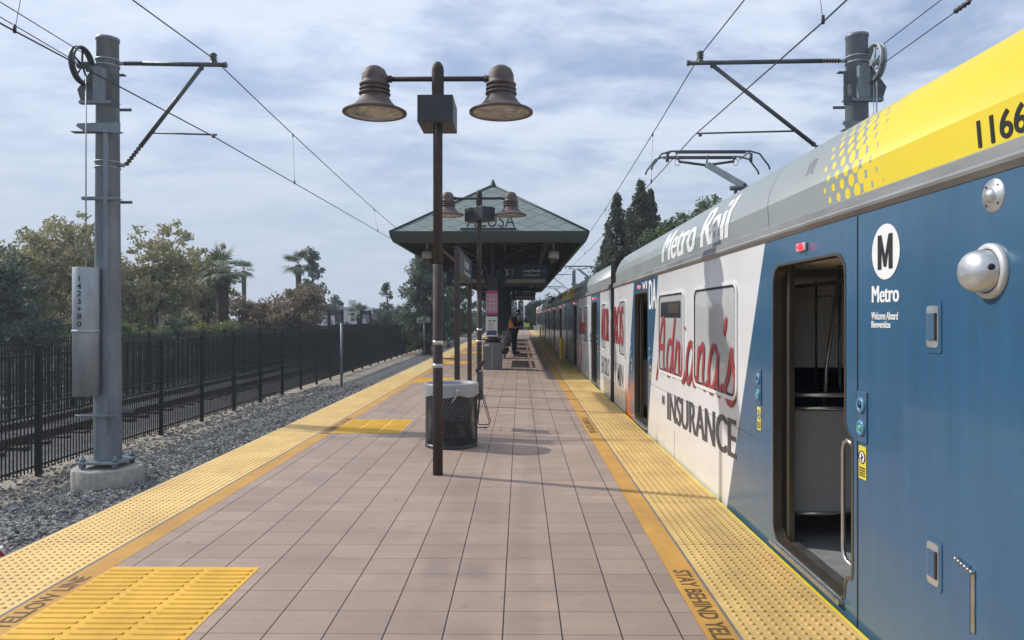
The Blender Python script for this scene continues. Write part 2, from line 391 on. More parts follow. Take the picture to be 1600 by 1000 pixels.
# ------------------------------------------------------------------ mesh helpers
def wloc(o):
    v = Vector((0, 0, 0))
    while o is not None: v += o.location; o = o.parent
    return v
class MB:
    def __init__(s): s.bm = bmesh.new(); s.mi = 0
    def face(s, vs, smooth=False):
        try: f = s.bm.faces.new(vs)
        except ValueError: return None
        f.material_index = s.mi; f.smooth = smooth; return f
    def box(s, x0, x1, y0, y1, z0, z1, bev=0, mat=None):
        n0 = len(s.bm.verts)
        v = [s.bm.verts.new(p) for p in ((x0,y0,z0),(x1,y0,z0),(x1,y1,z0),(x0,y1,z0),(x0,y0,z1),(x1,y0,z1),(x1,y1,z1),(x0,y1,z1))]
        fs = [s.face([v[i] for i in q]) for q in ((3,2,1,0),(4,5,6,7),(0,1,5,4),(1,2,6,5),(2,3,7,6),(3,0,4,7))]
        if mat:
            for q in v: q.co = mat @ q.co
        if bev:
            es = list({e for f in fs for e in f.edges})
            bmesh.ops.bevel(s.bm, geom=es, offset=bev, segments=2, affect='EDGES', profile=.5)
        return s
    def ring(s, c, u, w, r, seg, ru=None):
        return [s.bm.verts.new(c + u*(math.cos(2*math.pi*i/seg)*r) + w*(math.sin(2*math.pi*i/seg)*(ru or r))) for i in range(seg)]
    def cyl(s, p0, p1, r0, r1=None, seg=16, cap=True):
        r1 = r0 if r1 is None else r1; p0 = Vector(p0); p1 = Vector(p1); d = (p1-p0).normalized()
        u = d.orthogonal().normalized(); w = d.cross(u)
        a = s.ring(p0, u, w, r0, seg); b = s.ring(p1, u, w, r1, seg)
        for i in range(seg): s.face([a[i], a[(i+1)%seg], b[(i+1)%seg], b[i]], True)
        if cap: s.face(a[::-1]); s.face(b)
        return s
    def tube(s, pts, r, seg=8, cap=True, close=False):
        pts = [Vector(p) for p in pts]; n = len(pts); rs = r if isinstance(r, (list, tuple)) else [r]*n
        rings = []; pu = None
        for i, p in enumerate(pts):
            if close: d = (pts[(i+1)%n]-pts[i-1]).normalized()
            else: d = (pts[min(i+1, n-1)]-pts[max(i-1, 0)]).normalized()
            if pu is None: u = d.orthogonal().normalized()
            else:
                u = pu - d*pu.dot(d); u = u.normalized() if u.length > 1e-6 else d.orthogonal().normalized()
            pu = u; rings.append(s.ring(p, u, d.cross(u), rs[i], seg))
        for k in range(n if close else n-1):
            a, b = rings[k], rings[(k+1)%n]
            for i in range(seg): s.face([a[i], a[(i+1)%seg], b[(i+1)%seg], b[i]], True)
        if cap and not close: s.face(rings[0][::-1]); s.face(rings[-1])
        return s
    def lathe(s, prof, c, seg=24, axis='z', smooth=True, sx=1.):
        c = Vector(c); rings = []
        ax = {'z': (Vector((1,0,0)), Vector((0,1,0)), Vector((0,0,1))), 'x': (Vector((0,1,0)), Vector((0,0,1)), Vector((1,0,0))), 'y': (Vector((0,0,1)), Vector((1,0,0)), Vector((0,1,0)))}[axis]
        for r, h in prof:
            if r < 1e-6: rings.append([s.bm.verts.new(c + ax[2]*h)])
            else: rings.append(s.ring(c + ax[2]*h, ax[0]*sx, ax[1], r, seg))
        for a, b in zip(rings, rings[1:]):
            for i in range(seg):
                j = (i+1) % seg
                if len(a) == 1 and len(b) == 1: continue
                if len(a) == 1: s.face([a[0], b[j], b[i]], smooth)
                elif len(b) == 1: s.face([a[i], a[j], b[0]], smooth)
                else: s.face([a[i], a[j], b[j], b[i]], smooth)
        return s
    def prism(s, poly, f0, f1, smooth=False):
        """poly: list of 2D points; f0/f1 map (a,b)->xyz for the two caps"""
        a = [s.bm.verts.new(f0(*p)) for p in poly]; b = [s.bm.verts.new(f1(*p)) for p in poly]; n = len(poly)
        for i in range(n): s.face([a[i], a[(i+1)%n], b[(i+1)%n], b[i]], smooth)
        s.face(a[::-1]); s.face(b); return s
    def grid(s, x0, x1, y0, y1, nx, ny, zf):
        vs = [[s.bm.verts.new((x0+(x1-x0)*i/nx, y0+(y1-y0)*j/ny, zf(x0+(x1-x0)*i/nx, y0+(y1-y0)*j/ny))) for i in range(nx+1)] for j in range(ny+1)]
        for j in range(ny):
            for i in range(nx): s.face([vs[j][i], vs[j][i+1], vs[j+1][i+1], vs[j+1][i]], True)
        return s
    def build(s, name, mats, parent=None, fix=True, org=None):
        if fix: bmesh.ops.recalc_face_normals(s.bm, faces=s.bm.faces)
        me = bpy.data.meshes.new(name)
        if parent is not None: off = wloc(parent)
        elif org is not None: off = Vector(org)
        else:
            co = [v.co for v in s.bm.verts]
            off = Vector(((min(c.x for c in co)+max(c.x for c in co))/2, (min(c.y for c in co)+max(c.y for c in co))/2, min(c.z for c in co)))
        bmesh.ops.translate(s.bm, verts=s.bm.verts, vec=-off)
        s.bm.to_mesh(me); s.bm.free()
        for m in (mats if isinstance(mats, (list, tuple)) else [mats]): me.materials.append(MATS[m])
        o = bpy.data.objects.new(name, me); COL.objects.link(o)
        if parent is not None: o.parent = parent
        else: o.location = off
        return o
def npmesh(name, verts, faces, mat, parent=None, off=(0, 0, 0), smooth=False):
    """verts (n,3) array, faces (m,k) array"""
    me = bpy.data.meshes.new(name); v = (verts - np.array(off)).astype(np.float32)
    k = faces.shape[1]; me.vertices.add(len(v)); me.vertices.foreach_set('co', v.ravel())
    me.loops.add(faces.size); me.loops.foreach_set('vertex_index', faces.ravel().astype(np.int32))
    me.polygons.add(len(faces)); me.polygons.foreach_set('loop_start', np.arange(0, faces.size, k, dtype=np.int32))
    me.polygons.foreach_set('use_smooth', np.full(len(faces), smooth)); me.update(calc_edges=True)
    me.materials.append(MATS[mat]); o = bpy.data.objects.new(name, me); COL.objects.link(o)
    if parent is not None: o.parent = parent
    else: o.location = off
    return o
def tag(o, label=None, cat=None, group=None, kind=None):
    if label: o['label'] = label
    if cat: o['category'] = cat
    if group: o['group'] = group
    if kind: o['kind'] = kind
    return o
def thing(name, loc, label, cat, group=None, kind=None):
    o = bpy.data.objects.new(name, None); COL.objects.link(o); o.location = loc; o.empty_display_size = .2
    return tag(o, label, cat, group, kind)
def copy_tree(o, parent=None):
    c = o.copy(); COL.objects.link(c)
    if parent is not None: c.parent = parent
    for ch in list(o.children): copy_tree(ch, c)
    return c
def text_mesh(body, w, h, bold=0., shear=0., mono=False):
    """flat lettering as bmesh in x 0..w, y 0..h"""
    cu = bpy.data.curves.new('t', 'FONT'); cu.body = body; cu.size = 1; cu.offset = bold; cu.shear = shear; cu.resolution_u = 4; cu.extrude = .01
    if mono: cu.space_line = .95; cu.align_x = 'CENTER'
    ob = bpy.data.objects.new('t', cu); COL.objects.link(ob); bpy.context.view_layer.update()
    me = bpy.data.meshes.new_from_object(ob); bpy.data.objects.remove(ob); bpy.data.curves.remove(cu)
    bm = bmesh.new(); bm.from_mesh(me); bpy.data.meshes.remove(me)
    xs = [v.co.x for v in bm.verts]; ys = [v.co.y for v in bm.verts]; a, b, c, d = min(xs), max(xs), min(ys), max(ys)
    for v in bm.verts:
        v.co = Vector(((v.co.x-a)/(b-a)*w, (v.co.y-c)/(d-c)*h, (v.co.z+.01)/.02))
    return bm
def lettering(body, w, h, fn, mat, parent, bold=0., shear=0., name='lettering', cuts=None, thick=.003, mono=False, dup=()):
    bm = text_mesh(body, w-sum(dup[-1:]), h, bold, shear, mono)
    if dup:
        src = bm.verts[:]+bm.edges[:]+bm.faces[:]
        for k, dx in enumerate(dup):
            g = bmesh.ops.duplicate(bm, geom=src)['geom']
            for v in g:
                if isinstance(v, bmesh.types.BMVert): v.co.x += dx; v.co.z += .25*(k+1)
    if cuts:
        for c in cuts:
            if 0 < c < h: bmesh.ops.bisect_plane(bm, geom=bm.verts[:]+bm.edges[:]+bm.faces[:], plane_co=(0, c, 0), plane_no=(0, 1, 0))
    for v in bm.verts: v.co = Vector(fn(v.co.x, v.co.y, v.co.z*thick))
    m = MB(); m.bm.free(); m.bm = bm; return m.build(name, mat, parent)
def wall_fn(y0, z0, X=1.88):   # lettering on a side facing the platform (normal -x), reads towards -y
    return lambda s, t, n: (X-.001-n, y0-s, z0+t)
def front_fn(x0, y0, z0):      # lettering facing the camera (normal -y)
    return lambda s, t, n: (x0+s, y0-.001-n, z0+t)
def struct(name, mb, mat, org=(0, 0, 0)): return tag(mb.build(name, mat, None, org=org), kind='structure')
def rrect(y0, y1, z0, z1, r, n=5):
    out = []
    for cy, cz, a0 in ((y1-r, z1-r, 0), (y0+r, z1-r, 90), (y0+r, z0+r, 180), (y1-r, z0+r, 270)):
        for i in range(n+1):
            a = R(a0 + 90*i/n); out.append((cy+r*math.cos(a), cz+r*math.sin(a)))
    return out
def sheet_with_holes(outer, holes, thick, fn):
    """filled 2-D outline with holes, extruded; fn maps (a,b,n)"""
    cu = bpy.data.curves.new('c', 'CURVE'); cu.dimensions = '2D'; cu.fill_mode = 'BOTH'; cu.extrude = thick/2
    for poly in [outer]+holes:
        sp = cu.splines.new('POLY'); sp.points.add(len(poly)-1); sp.use_cyclic_u = True
        for p, q in zip(sp.points, poly): p.co = (q[0], q[1], 0, 1)
    ob = bpy.data.objects.new('c', cu); COL.objects.link(ob); bpy.context.view_layer.update()
    me = bpy.data.meshes.new_from_object(ob); bpy.data.objects.remove(ob); bpy.data.curves.remove(cu)
    bm = bmesh.new(); bm.from_mesh(me); bpy.data.meshes.remove(me)
    bmesh.ops.remove_doubles(bm, verts=bm.verts, dist=1e-5)
    for v in bm.verts: v.co = Vector(fn(v.co.x, v.co.y, v.co.z+thick/2))
    m = MB(); m.bm.free(); m.bm = bm; return m
def frame_ring(m, outer, inner, f0, f1):
    n = len(outer); A = [m.bm.verts.new(f0(*p)) for p in outer]; B = [m.bm.verts.new(f0(*p)) for p in inner]
    C = [m.bm.verts.new(f1(*p)) for p in outer]; D = [m.bm.verts.new(f1(*p)) for p in inner]
    for i in range(n):
        j = (i+1) % n
        for q in ((A[i], A[j], B[j], B[i]), (C[i], C[j], D[j], D[i]), (A[i], A[j], C[j], C[i]), (B[i], B[j], D[j], D[i])): m.face(q)

# ------------------------------------------------------------------ setting: ground, platform
PXL, PXR, PY0, PY1 = -3.70, 1.835, -6.0, 95.0
def bal_z(x, y=0):
    pts = ((-60, -1.6), (-22, -1.5), (-17, -1.25), (-14, -1.15), (-12, -1.15), (-9.6, -1.3), (-8.9, -1.34), (-7.9, -1.30), (-6.7, -1.2), (-6.2, -1.25), (-3.6, -1.25))
    for (a, za), (b, zb) in zip(pts, pts[1:]):
        if a <= x <= b: return za + (zb-za)*(x-a)/(b-a)
    return -1.6 if x < -60 else -1.25
m = MB(); m.grid(-900, 900, -300, 1500, 30, 30, lambda x, y: -1.75)
struct('ground', m, 'dry_ground')
m = MB()
xs = [-24, -22, -19, -17, -14, -12, -10.5, -9.6, -9.2, -8.9, -8.5, -7.9, -7.5, -7.1, -6.6, -5.5, -3.75]
ys = [-6+2*i for i in range(0, 90)]
vv = [[m.bm.verts.new((x, y, bal_z(x)+random.uniform(-.03, .03)*(x < -4))) for x in xs] for y in ys]
for j in range(len(ys)-1):
    for i in range(len(xs)-1): m.face([vv[j][i], vv[j][i+1], vv[j+1][i+1], vv[j+1][i]], True)
struct('track_ballast', m, 'ballast')
m = MB(); m.grid(1.8, 14, -6, 170, 6, 40, lambda x, y: -1.0-.02*(x-1.8)); struct('track_bed', m, 'ballast')
for X in (-12.9, -11.4, -6.02, -4.52, 2.52, 4.02):
    m = MB(); zt = (-1.0 if X < -8 else -1.09) if X < 0 else -.86; m.box(X-.035, X+.035, -6, 160, zt-.045, zt); m.box(X-.009, X+.009, -6, 160, zt-.13, zt-.045); m.box(X-.07, X+.07, -6, 160, zt-.16, zt-.13); struct('rail', m, 'bronze_trim')
m = MB()
for i in range(200): m.box(-6.6, -3.95, -5+.75*i, -4.75+.75*i, -1.4, -1.235)
struct('track_ties', m, 'concrete')
m = MB()
for i in range(180): m.box(-13.4, -10.9, -5+.75*i, -4.75+.75*i, -1.4, -1.155)
struct('track_ties', m, 'bark')
m = MB(); m.box(PXL, PXR-.03, PY0, PY1, -1.3, -.004); struct('platform_base', m, 'platform_edge')
m = MB(); m.box(-2.78, .99, PY0, PY1, -.003, .0); struct('platform_paving', m, 'platform_tiles')
def strip(name, x0, x1, y0, y1, mat, dom, z=.0):
    m = MB(); m.box(x0, x1, y0, y1, -.003, z)
    o = struct(name, m, mat)
    return o
def domes(name, x0, x1, y0, y1, mat, parent):
    nx = int(round((x1-x0)/.0592)); xs = x0 + (np.arange(nx)+.5)*(x1-x0)/nx; ys = np.arange(y0+.03, y1, .06)
    gx, gy = np.meshgrid(xs, ys); gx = gx.ravel(); gy = gy.ravel(); K = 8
    a = np.arange(K)*2*np.pi/K; prof = ((.0135, 0), (.0122, .0052), (.0085, .0072))
    V = []
    for r, h in prof:
        V.append(np.stack([gx[:, None]+r*np.cos(a), gy[:, None]+r*np.sin(a), np.full((len(gx), K), h)], -1))
    V = np.concatenate(V, 1); n = V.shape[1]; base = (np.arange(len(gx))*n)[:, None, None]
    F = []
    for k in range(2):
        for i in range(K):
            j = (i+1) % K; F.append((k*K+i, k*K+j, (k+1)*K+j, (k+1)*K+i))
    for i in (0, 2, 4): 
        F.append((2*K+0, 2*K+i+1, 2*K+i+2, 2*K+(i+3) % K))
    F = np.array(F)[None]+base
    o = npmesh(name, V.reshape(-1, 3), F.reshape(-1, 4), mat, parent, (0, 0, 0), True); o['kind'] = 'stuff'; return o
YD = 22.0
o = strip('tactile_paving', PXL+.02, -2.98, PY0, YD, 'tactile_left', True); domes('raised_domes', -3.66, -3.00, 3.0, YD, 'tactile_left', o)
strip('tactile_paving', PXL+.02, -2.98, YD, PY1, 'tactile_left_far', False)
o = strip('tactile_paving', 1.185, PXR-.005, PY0, YD, 'tactile_right', True); domes('raised_domes', 1.20, 1.81, 3.0, YD, 'tactile_right', o)
strip('tactile_paving', 1.185, PXR-.005, YD, PY1, 'tactile_right_far', False)
m = MB(); m.box(PXR-.004, PXR+.01, PY0, PY1, -.05, .002); struct('platform_edge_trim', m, 'metro_yellow')
m = MB(); m.box(-2.98, -2.955, PY0, PY1, -.003, -.0008); m.box(1.165, 1.185, PY0, PY1, -.003, -.0008); struct('joint_filler', m, 'platform_edge')
m = MB(); m.box(-2.955, -2.783, PY0, PY1, -.003, .0005); yl = struct('yellow_line', m, 'yellow_line')
m = MB(); m.box(.993, 1.165, PY0, PY1, -.003, .0005); yr = struct('yellow_line', m, 'yellow_line')
SBL = 'STAY BEHIND YELLOW LINE'
for ys_ in (4.98, 12.5):
    lettering(SBL, 1.66, .11, lambda s, t, n, y0=ys_: (1.025+t, y0-s, .0012+n), 'orange_text', yr, .02, thick=.0006)
for ys_ in (3.15, 10.7):
    lettering(SBL, 1.66, .11, lambda s, t, n, y0=ys_: (-2.815-t, y0+s, .0012+n), 'orange_text', yl, .02, thick=.0006)
# bar-pattern guidance pads
for i, (y0, y1) in enumerate(((3.55, 5.0), (10.78, 12.2), (19.1, 20.6), (26.7, 28.2), (34.6, 36.1), (42.5, 44.0))):
    m = MB(); m.box(-2.78, -1.775, y0, y1, .0003, .0025)
    if i < 3:
        y = y0+.035
        while y < y1-.02:
            for k in range(3):
                x0 = -2.77+k*.335; x1 = x0+.30
                m.prism([(x0, y-.012), (x0+.014, y-.018), (x1-.014, y-.018), (x1, y-.012), (x1, y+.012), (x1-.014, y+.018), (x0+.014, y+.018), (x0, y+.012)],
                        lambda a, b: (a, b, .0020), lambda a, b, cx=(x0+x1)/2, cy=y: (cx+(a-cx)*.97, cy+(b-cy)*.62, .0105))
            y += .0705
    o = m.build('tactile_guide_pad', 'guide_pad')
    tag(o, kind='structure')

# loose ballast stones
def stones():
    n = 44000
    y = 6.0 + 26*rng.random(n)**1.5; x = -5.6 - 3.2*rng.random(n)
    dens = np.where(x < -8.0, .22, np.where(x < -7.75, .6, 1.0)); k = rng.random(n) < dens; x = x[k]; y = y[k]
    n2 = 900; x = np.concatenate([x, -8.8-.9*rng.random(n2)]); y = np.concatenate([y, 9+20*rng.random(n2)])
    n = len(x)
    z = np.array([bal_z(a) for a in x]) + rng.uniform(-.005, .04, n)
    s = rng.uniform(.015, .036, n)*(1+(y-6)*.012)
    base = np.array([(-1,-1,-1),(1,-1,-1),(1,1,-1),(-1,1,-1),(-1,-1,1),(1,-1,1),(1,1,1),(-1,1,1)], float)*.72
    V = base[None]*(1+rng.uniform(-.42, .42, (n, 8, 3)))
    V *= (s[:, None]*np.stack([rng.uniform(.8, 1.4, n), rng.uniform(.8, 1.4, n), rng.uniform(.5, .9, n)], -1).T[..., None]).T.transpose(1, 0, 2) if False else 1
    sc = s[:, None]*np.stack([rng.uniform(.8, 1.4, n), rng.uniform(.7, 1.1, n), rng.uniform(.5, .9, n)], -1)
    V = V*sc[:, None, :]
    a = rng.random(n)*6.28; b = rng.normal(0, .5, n); ca, sa, cb, sb = np.cos(a), np.sin(a), np.cos(b), np.sin(b)
    X = V[..., 0]*cb[:, None]-V[..., 2]*sb[:, None]; Z = V[..., 0]*sb[:, None]+V[..., 2]*cb[:, None]; Y = V[..., 1]
    X2 = X*ca[:, None]-Y*sa[:, None]; Y2 = X*sa[:, None]+Y*ca[:, None]
    P = np.stack([X2+x[:, None], Y2+y[:, None], Z+z[:, None]], -1).reshape(-1, 3)
    Q = np.array([(3,2,1,0),(4,5,6,7),(0,1,5,4),(1,2,6,5),(2,3,7,6),(3,0,4,7)])
    T = np.concatenate([Q[:, [0, 1, 2]], Q[:, [0, 2, 3]]])
    F = (T[None]+(np.arange(n)*8)[:, None, None]).reshape(-1, 3)
    o = npmesh('loose_ballast_stones', P, F, 'stone', None, (0, 0, 0)); tag(o, 'grey crushed ballast stones lying between the platform and the black fence', 'gravel', kind='stuff')
stones()

# ------------------------------------------------------------------ fences
def fence(name, X, y0, npan, H, zb, label, sp=.098, pick=.020):
    root = thing(name, (X, y0, zb), label, 'fence')
    for k in range(npan+1):
        y = y0+2.4*k; m = MB(); w = .045
        m.box(X-w, X+w, y-w, y+w, zb-.1, zb+H+.03); m.box(X-w-.01, X+w+.01, y-w-.01, y+w+.01, zb+H+.03, zb+H+.05); m.build('fence_post', 'fence_paint', root)
        if k == npan: break
        m = MB()
        for zr in (H-.14, H*.555, H*.47, .16): m.box(X-.018, X+.018, y+w, y+2.4-w, zb+zr-.02, zb+zr+.02)
        m.build('fence_rail', 'fence_paint', root)
        m = MB(); n = int((2.4-.1)/sp)
        for i in range(n):
            yy = y+.05+(i+.5)*(2.3/n); p = pick/2
            m.box(X-p, X+p, yy-p, yy+p, zb+.06, zb+H-.0)
        m.build('picket_panel', 'fence_paint', root)
fence('picket_fence', -9.2, 11.55, 34, 2.40, -1.28, 'black steel picket fence standing on gravel beside the platform track')
fence('picket_fence', -14.2, 16.0, 26, 2.38, -1.30, 'farther black picket fence running behind the first one', .11, .022)

# ------------------------------------------------------------------ overhead line poles
def ocs_pole(X, Y, sgn, zb, tension, label, zfoot=None):
    """sgn = +1: arm reaches towards +x"""
    root = thing('catenary_pole', (X, Y, zb), label, 'pole', 'catenary poles along the tracks')
    zp = zb+.46                      # top of the footing
    m = MB(); m.lathe([(.0, -.4), (.56, -.4), (.565, zp-zb-.02), (.545, zp-zb), (0, zp-zb)], (X, Y, zb), 40); m.build('footing', 'concrete', root)
    m = MB(); m.box(X-.36, X+.36, Y-.36, Y+.36, zp+.085, zp+.125, .008); bp = m.build('base_plate', 'galv', root)
    for sx in (-1, 1):
        for sy in (-1, 1):
            m = MB(); cx, cy = X+sx*.28, Y+sy*.28
            m.cyl((cx, cy, zp-.01), (cx, cy, zp+.23), .026, seg=10); m.cyl((cx, cy, zp+.125), (cx, cy, zp+.18), .052, seg=6); m.cyl((cx, cy, zp+.02), (cx, cy, zp+.08), .055, seg=6); m.build('anchor_bolt', 'galv', bp)
    m = MB(); m.lathe([(.225, 0), (.222, 1), (.178, 7.30), (.192, 7.31), (.192, 7.36), (0, 7.365)], (X, Y, zp+.12), 28)
    m.build('pole_shaft', 'galv', root)
    def rad(z): return .225-(z-zp)*.0063
    ztop = 6.14
    for zc in (ztop, 4.36):
        m = MB()
        for d in (-.05, .05): m.lathe([(rad(zc)+.002, d-.012), (rad(zc)+.016, d-.012), (rad(zc)+.016, d+.012), (rad(zc)+.002, d+.012)], (X, Y, zc), 28)
        m.cyl((X+sgn*rad(zc), Y, zc), (X+sgn*(rad(zc)+.10), Y, zc), .035, seg=8); m.build('clamp_band', 'galv_light', root)
    r0 = rad(5)+.08; RE = 1.86 if sgn > 0 else 2.70
    arm = MB(); arm.cyl((X+sgn*(r0+.33), Y, ztop), (X+sgn*(RE+.22), Y, ztop-.03), .038, seg=12); arm.cyl((X+sgn*(RE+.19), Y, ztop-.03), (X+sgn*(RE+.23), Y, ztop-.03), .05, seg=12)
    a = arm.build('top_tube', 'galv_dark', root)
    m = MB(); m.tube([(X+sgn*(r0+.02+.025*i), Y, ztop) for i in range(14)], [.02, .045]*7, 10); m.build('insulator', 'insulator_red' if sgn < 0 else 'insulator', a)
    m = MB(); xi = X+sgn*RE; m.lathe([(.05, -.02), (.05, .03), (.03, .04), (.065, .06), (.03, .08), (.065, .10), (.03, .12), (.065, .14), (.05, .17), (0, .17)], (xi, Y, ztop), 14); m.build('messenger_clamp', 'galv_dark', a)
    p0 = Vector((X+sgn*(r0+.05), Y, 4.36)); p1 = Vector((X+sgn*(RE-.20), Y, ztop-.06)); d = p1-p0
    m = MB(); m.cyl(p0+d*.2, p1, .036, seg=12); m.cyl(p1-Vector((0, 0, .05)), p1+Vector((0, 0, .06)), .03, seg=8); dg = m.build('diagonal_tube', 'galv_dark', root)
    m = MB(); m.tube([p0+d*(.015*i) for i in range(15)], [.02, .045]*7+[.03], 10); m.build('insulator', 'insulator', dg)
    q = p0+d*.33
    m = MB(); zc = 4.86; m.cyl(q, (X+sgn*(RE+.06), Y, zc+.03), .016, seg=8); m.cyl((X+sgn*RE, Y, zc+.03), (X+sgn*RE, Y, zc-.02), .03, seg=8); m.build('steady_arm', 'galv_dark', root)
    # brackets
    def angle(z, h, w0, w1, yy=.25):
        m = MB(); m.box(X-w0, X+w1, Y-yy-.006, Y-yy+.006, z-h/2, z+h/2); m.box(X-w0, X+w1, Y-yy+.006, Y-yy+.09, z-h/2-.001, z-h/2+.011)
        b = m.build('bracket', 'galv', root)
        m = MB(); m.box(X-w0*.9, X+w1*.9, Y+yy-.006, Y+yy+.006, z-h/2, z+h/2); m.build('bracket', 'galv', root)
    def xm(a, b): return (min(X+sgn*a, X+sgn*b), max(X+sgn*a, X+sgn*b))
    if tension:
        L_, R_ = (.36, .34) if sgn > 0 else (.34, .36)
        angle(5.40, .05, L_, R_-.02); angle(3.75, .05, L_-.04, R_, .24); angle(.02, .05, L_-.02, R_, .29)
        m = MB(); a, b = xm(-.40, .36); m.prism([(a, 4.98), (a+.12, 4.90), (b, 4.86), (b, 5.05), (a+.02, 5.03)], lambda p, q: (p, Y-.262, q), lambda p, q: (p, Y-.25, q)); m.build('bracket', 'galv', root)
        m = MB(); a, b = xm(-.50, .34); m.box(a, b, Y-.25, Y-.12, 4.885, 4.90); m.build('bracket', 'galv', root)
        m = MB(); a, b = xm(.20, .34); m.box(a, b, Y-.26, Y-.25, 5.66, 5.86); m.build('bracket', 'galv_dark', root)
        m = MB(); a, b = xm(.20, .34); m.box(a, b, Y-.26, Y-.25, 5.30, 5.46); m.build('bracket', 'galv_dark', root)
        m = MB(); a, b = xm(.27, .32); m.box(a, b, Y-.255, Y-.20, 5.46, 5.66); m.build('bracket', 'galv_dark', root)
        m = MB(); a, b = xm(.18, .42); m.box(a, b, Y-.262, Y-.16, 5.86, 5.875); m.build('bracket', 'galv_dark', root)
        m = MB(); a, b = xm(-.12, .08); m.box(a, b, Y-.26, Y-.16, 5.42, 5.98, .01); m.build('bracket', 'galv', root)
        m = MB(); a, b = xm(-.38, -.10); m.prism([(X-sgn*.40, 5.62), (X-sgn*.16, 5.95), (X-sgn*.12, 5.95), (X-sgn*.12, 5.42), (X-sgn*.34, 5.42)], lambda p, q: (p, Y-.23, q), lambda p, q: (p, Y-.215, q)); m.build('bracket', 'galv_dark', root)
    else:
        angle(5.12, .16, .3, .3)
    if tension:
        wx, wy, wz, wr_ = X-sgn*(.27 if sgn > 0 else .17), Y-.30, 6.01, .30
        t = MB(); n = 32
        for off in (-.035, .035):
            t.tube([(wx+off, wy+wr_*math.cos(2*math.pi*i/n), wz+wr_*math.sin(2*math.pi*i/n)) for i in range(n)], .022, 8, close=True)
        t.lathe([(wr_-.03, -.03), (wr_-.005, -.03), (wr_-.005, .03), (wr_-.03, .03), (wr_-.03, -.03)], (wx, wy, wz), 32, 'x')
        for i in range(5):
            a_ = i*2*math.pi/5+.3; t.cyl((wx, wy, wz), (wx, wy+wr_*math.cos(a_), wz+wr_*math.sin(a_)), .018, seg=6)
        t.cyl((wx-.07, wy, wz), (wx+.09, wy, wz), .06, seg=14); wh = t.build('tension_wheel', 'galv_dark' if sgn > 0 else 'galv_light', root)
        t = MB(); t.box(min(wx, X), max(wx, X), wy+.10, wy+.13, wz-.07, wz+.03); t.build('wheel_arm', 'galv', wh)
        # rope and counterweight guard
        gx, gy = X-sgn*.17, Y-.36
        t = MB(); t.cyl((gx, gy, 2.4), (gx, gy, 5.8), .012, seg=6); t.cyl((gx-.03, gy+.04, 2.9), (gx-.03, gy+.04, 5.8), .006, seg=6); t.build('weight_rope', 'galv_light', root)
        t = MB(); t.lathe([(.0, 0), (.205, 0), (.205, 2.17), (.20, 2.175), (0, 2.175)], (gx, gy, .37), 28); t.lathe([(.206, 1.07), (.214, 1.07), (.214, 1.12), (.206, 1.12)], (gx, gy, .37), 28)
        g = t.build('counterweight_guard', 'galv_light', root)
        if sgn > 0:
            r_ = .207
            lettering('1\n4\n2\n3\n+\n8\n0', .075, .86, lambda s, tt, n, gx=gx, gy=gy: (gx+s-.03, gy-math.sqrt(max(r_*r_-(s-.03)**2, 0))-n, 1.54+tt), 'black_decal', g, .012, mono=True)
        t = MB(); t.cyl((X-.4, Y-.29, .02), (X+.32, Y-.29, .02), .014, seg=8); t.build('guide_rod', 'galv', root)
        # conduit stripe on shaft
        t = MB(); t.box(X+.06, X+.13, Y-.245, Y-.20, -.3, 5.0); t.build('cable_cover', 'galv', root)
    return root
ocs_pole(-7.22, 12.8, 1, -1.36, True, 'grey catenary pole numbered 1423+80 on a round concrete footing beside the gravel')
ocs_pole(5.82, 12.8, -1, -1.36, True, 'grey catenary pole rising behind the near train car, wheel on its right')
ocs_pole(-7.25, 77, 1, -1.36, False, 'distant catenary pole left of the platform seen under the canopy')
ocs_pole(5.6, 77, -1, -1.36, False, 'distant catenary pole behind the far train roofs')

def wire_pts(keys, n=10):
    out = []
    for (a, b) in zip(keys, keys[1:]):
        for i in range(n): t = i/n; out.append(Vector(a).lerp(Vector(b), t))
    out.append(Vector(keys[-1])); return out
def cat_z(y):
    # messenger height: supports at y = 12.8, 77, -51
    y0, y1 = (12.8, 77.0) if y >= 12.8 else (-51.0, 12.8)
    if y > 77: y0, y1 = 77.0, 141.
    t = (y-y0)/(y1-y0); return 6.22-.80*4*t*(1-t)
def track_wires(side):
    L = side < 0
    if L: kx = [(-51, -5.2), (7.9, -5.58), (12.8, -5.36), (32, -5.2), (77, -5.3), (141, -5.3)]
    else: kx = [(-51, 3.4), (7.3, 3.26), (12.8, 3.02), (32, 3.24), (77, 3.2), (141, 3.2)]
    def X(y): return float(np.interp(y, [k[0] for k in kx], [k[1] for k in kx]))
    mx = -5.36 if L else 3.1
    def XM(y): return float(np.interp(y, [-51, 12.8, 77, 141], [mx, mx, mx-.05 if L else mx+.1, mx]))
    ys = list(np.concatenate([np.linspace(-51, 12.8, 40), np.linspace(13.5, 77, 50), np.linspace(79, 141, 20)]))
    where = 'the empty left track' if L else 'the train'
    r = thing('overhead_line', (mx, 12.8, 4.86), 'overhead catenary wire pair with droppers above %s' % where, 'overhead wire', 'overhead wires above the tracks')
    m = MB(); m.tube([(X(y), y, 4.86) for y in ys], .010, 6); m.build('contact_wire', 'wire', r)
    m = MB(); m.tube([(XM(y), y, cat_z(y)) for y in ys], .010, 6); m.build('messenger_wire', 'wire', r)
    for y in ((8.05, 17.3, 27, 37, 47, 57, 67) if L else (7.9, 17.3, 27, 37, 47, 57, 67)):
        m = MB(); m.cyl((X(y), y, 4.86), (XM(y), y, cat_z(y)), .0035, seg=5); m.cyl((X(y), y, 4.84), (X(y), y, 4.93), .018, seg=6); m.cyl((XM(y), y, cat_z(y)-.07), (XM(y), y, cat_z(y)+.02), .016, seg=6); m.build('dropper', 'wire', r)
track_wires(-1); track_wires(1)
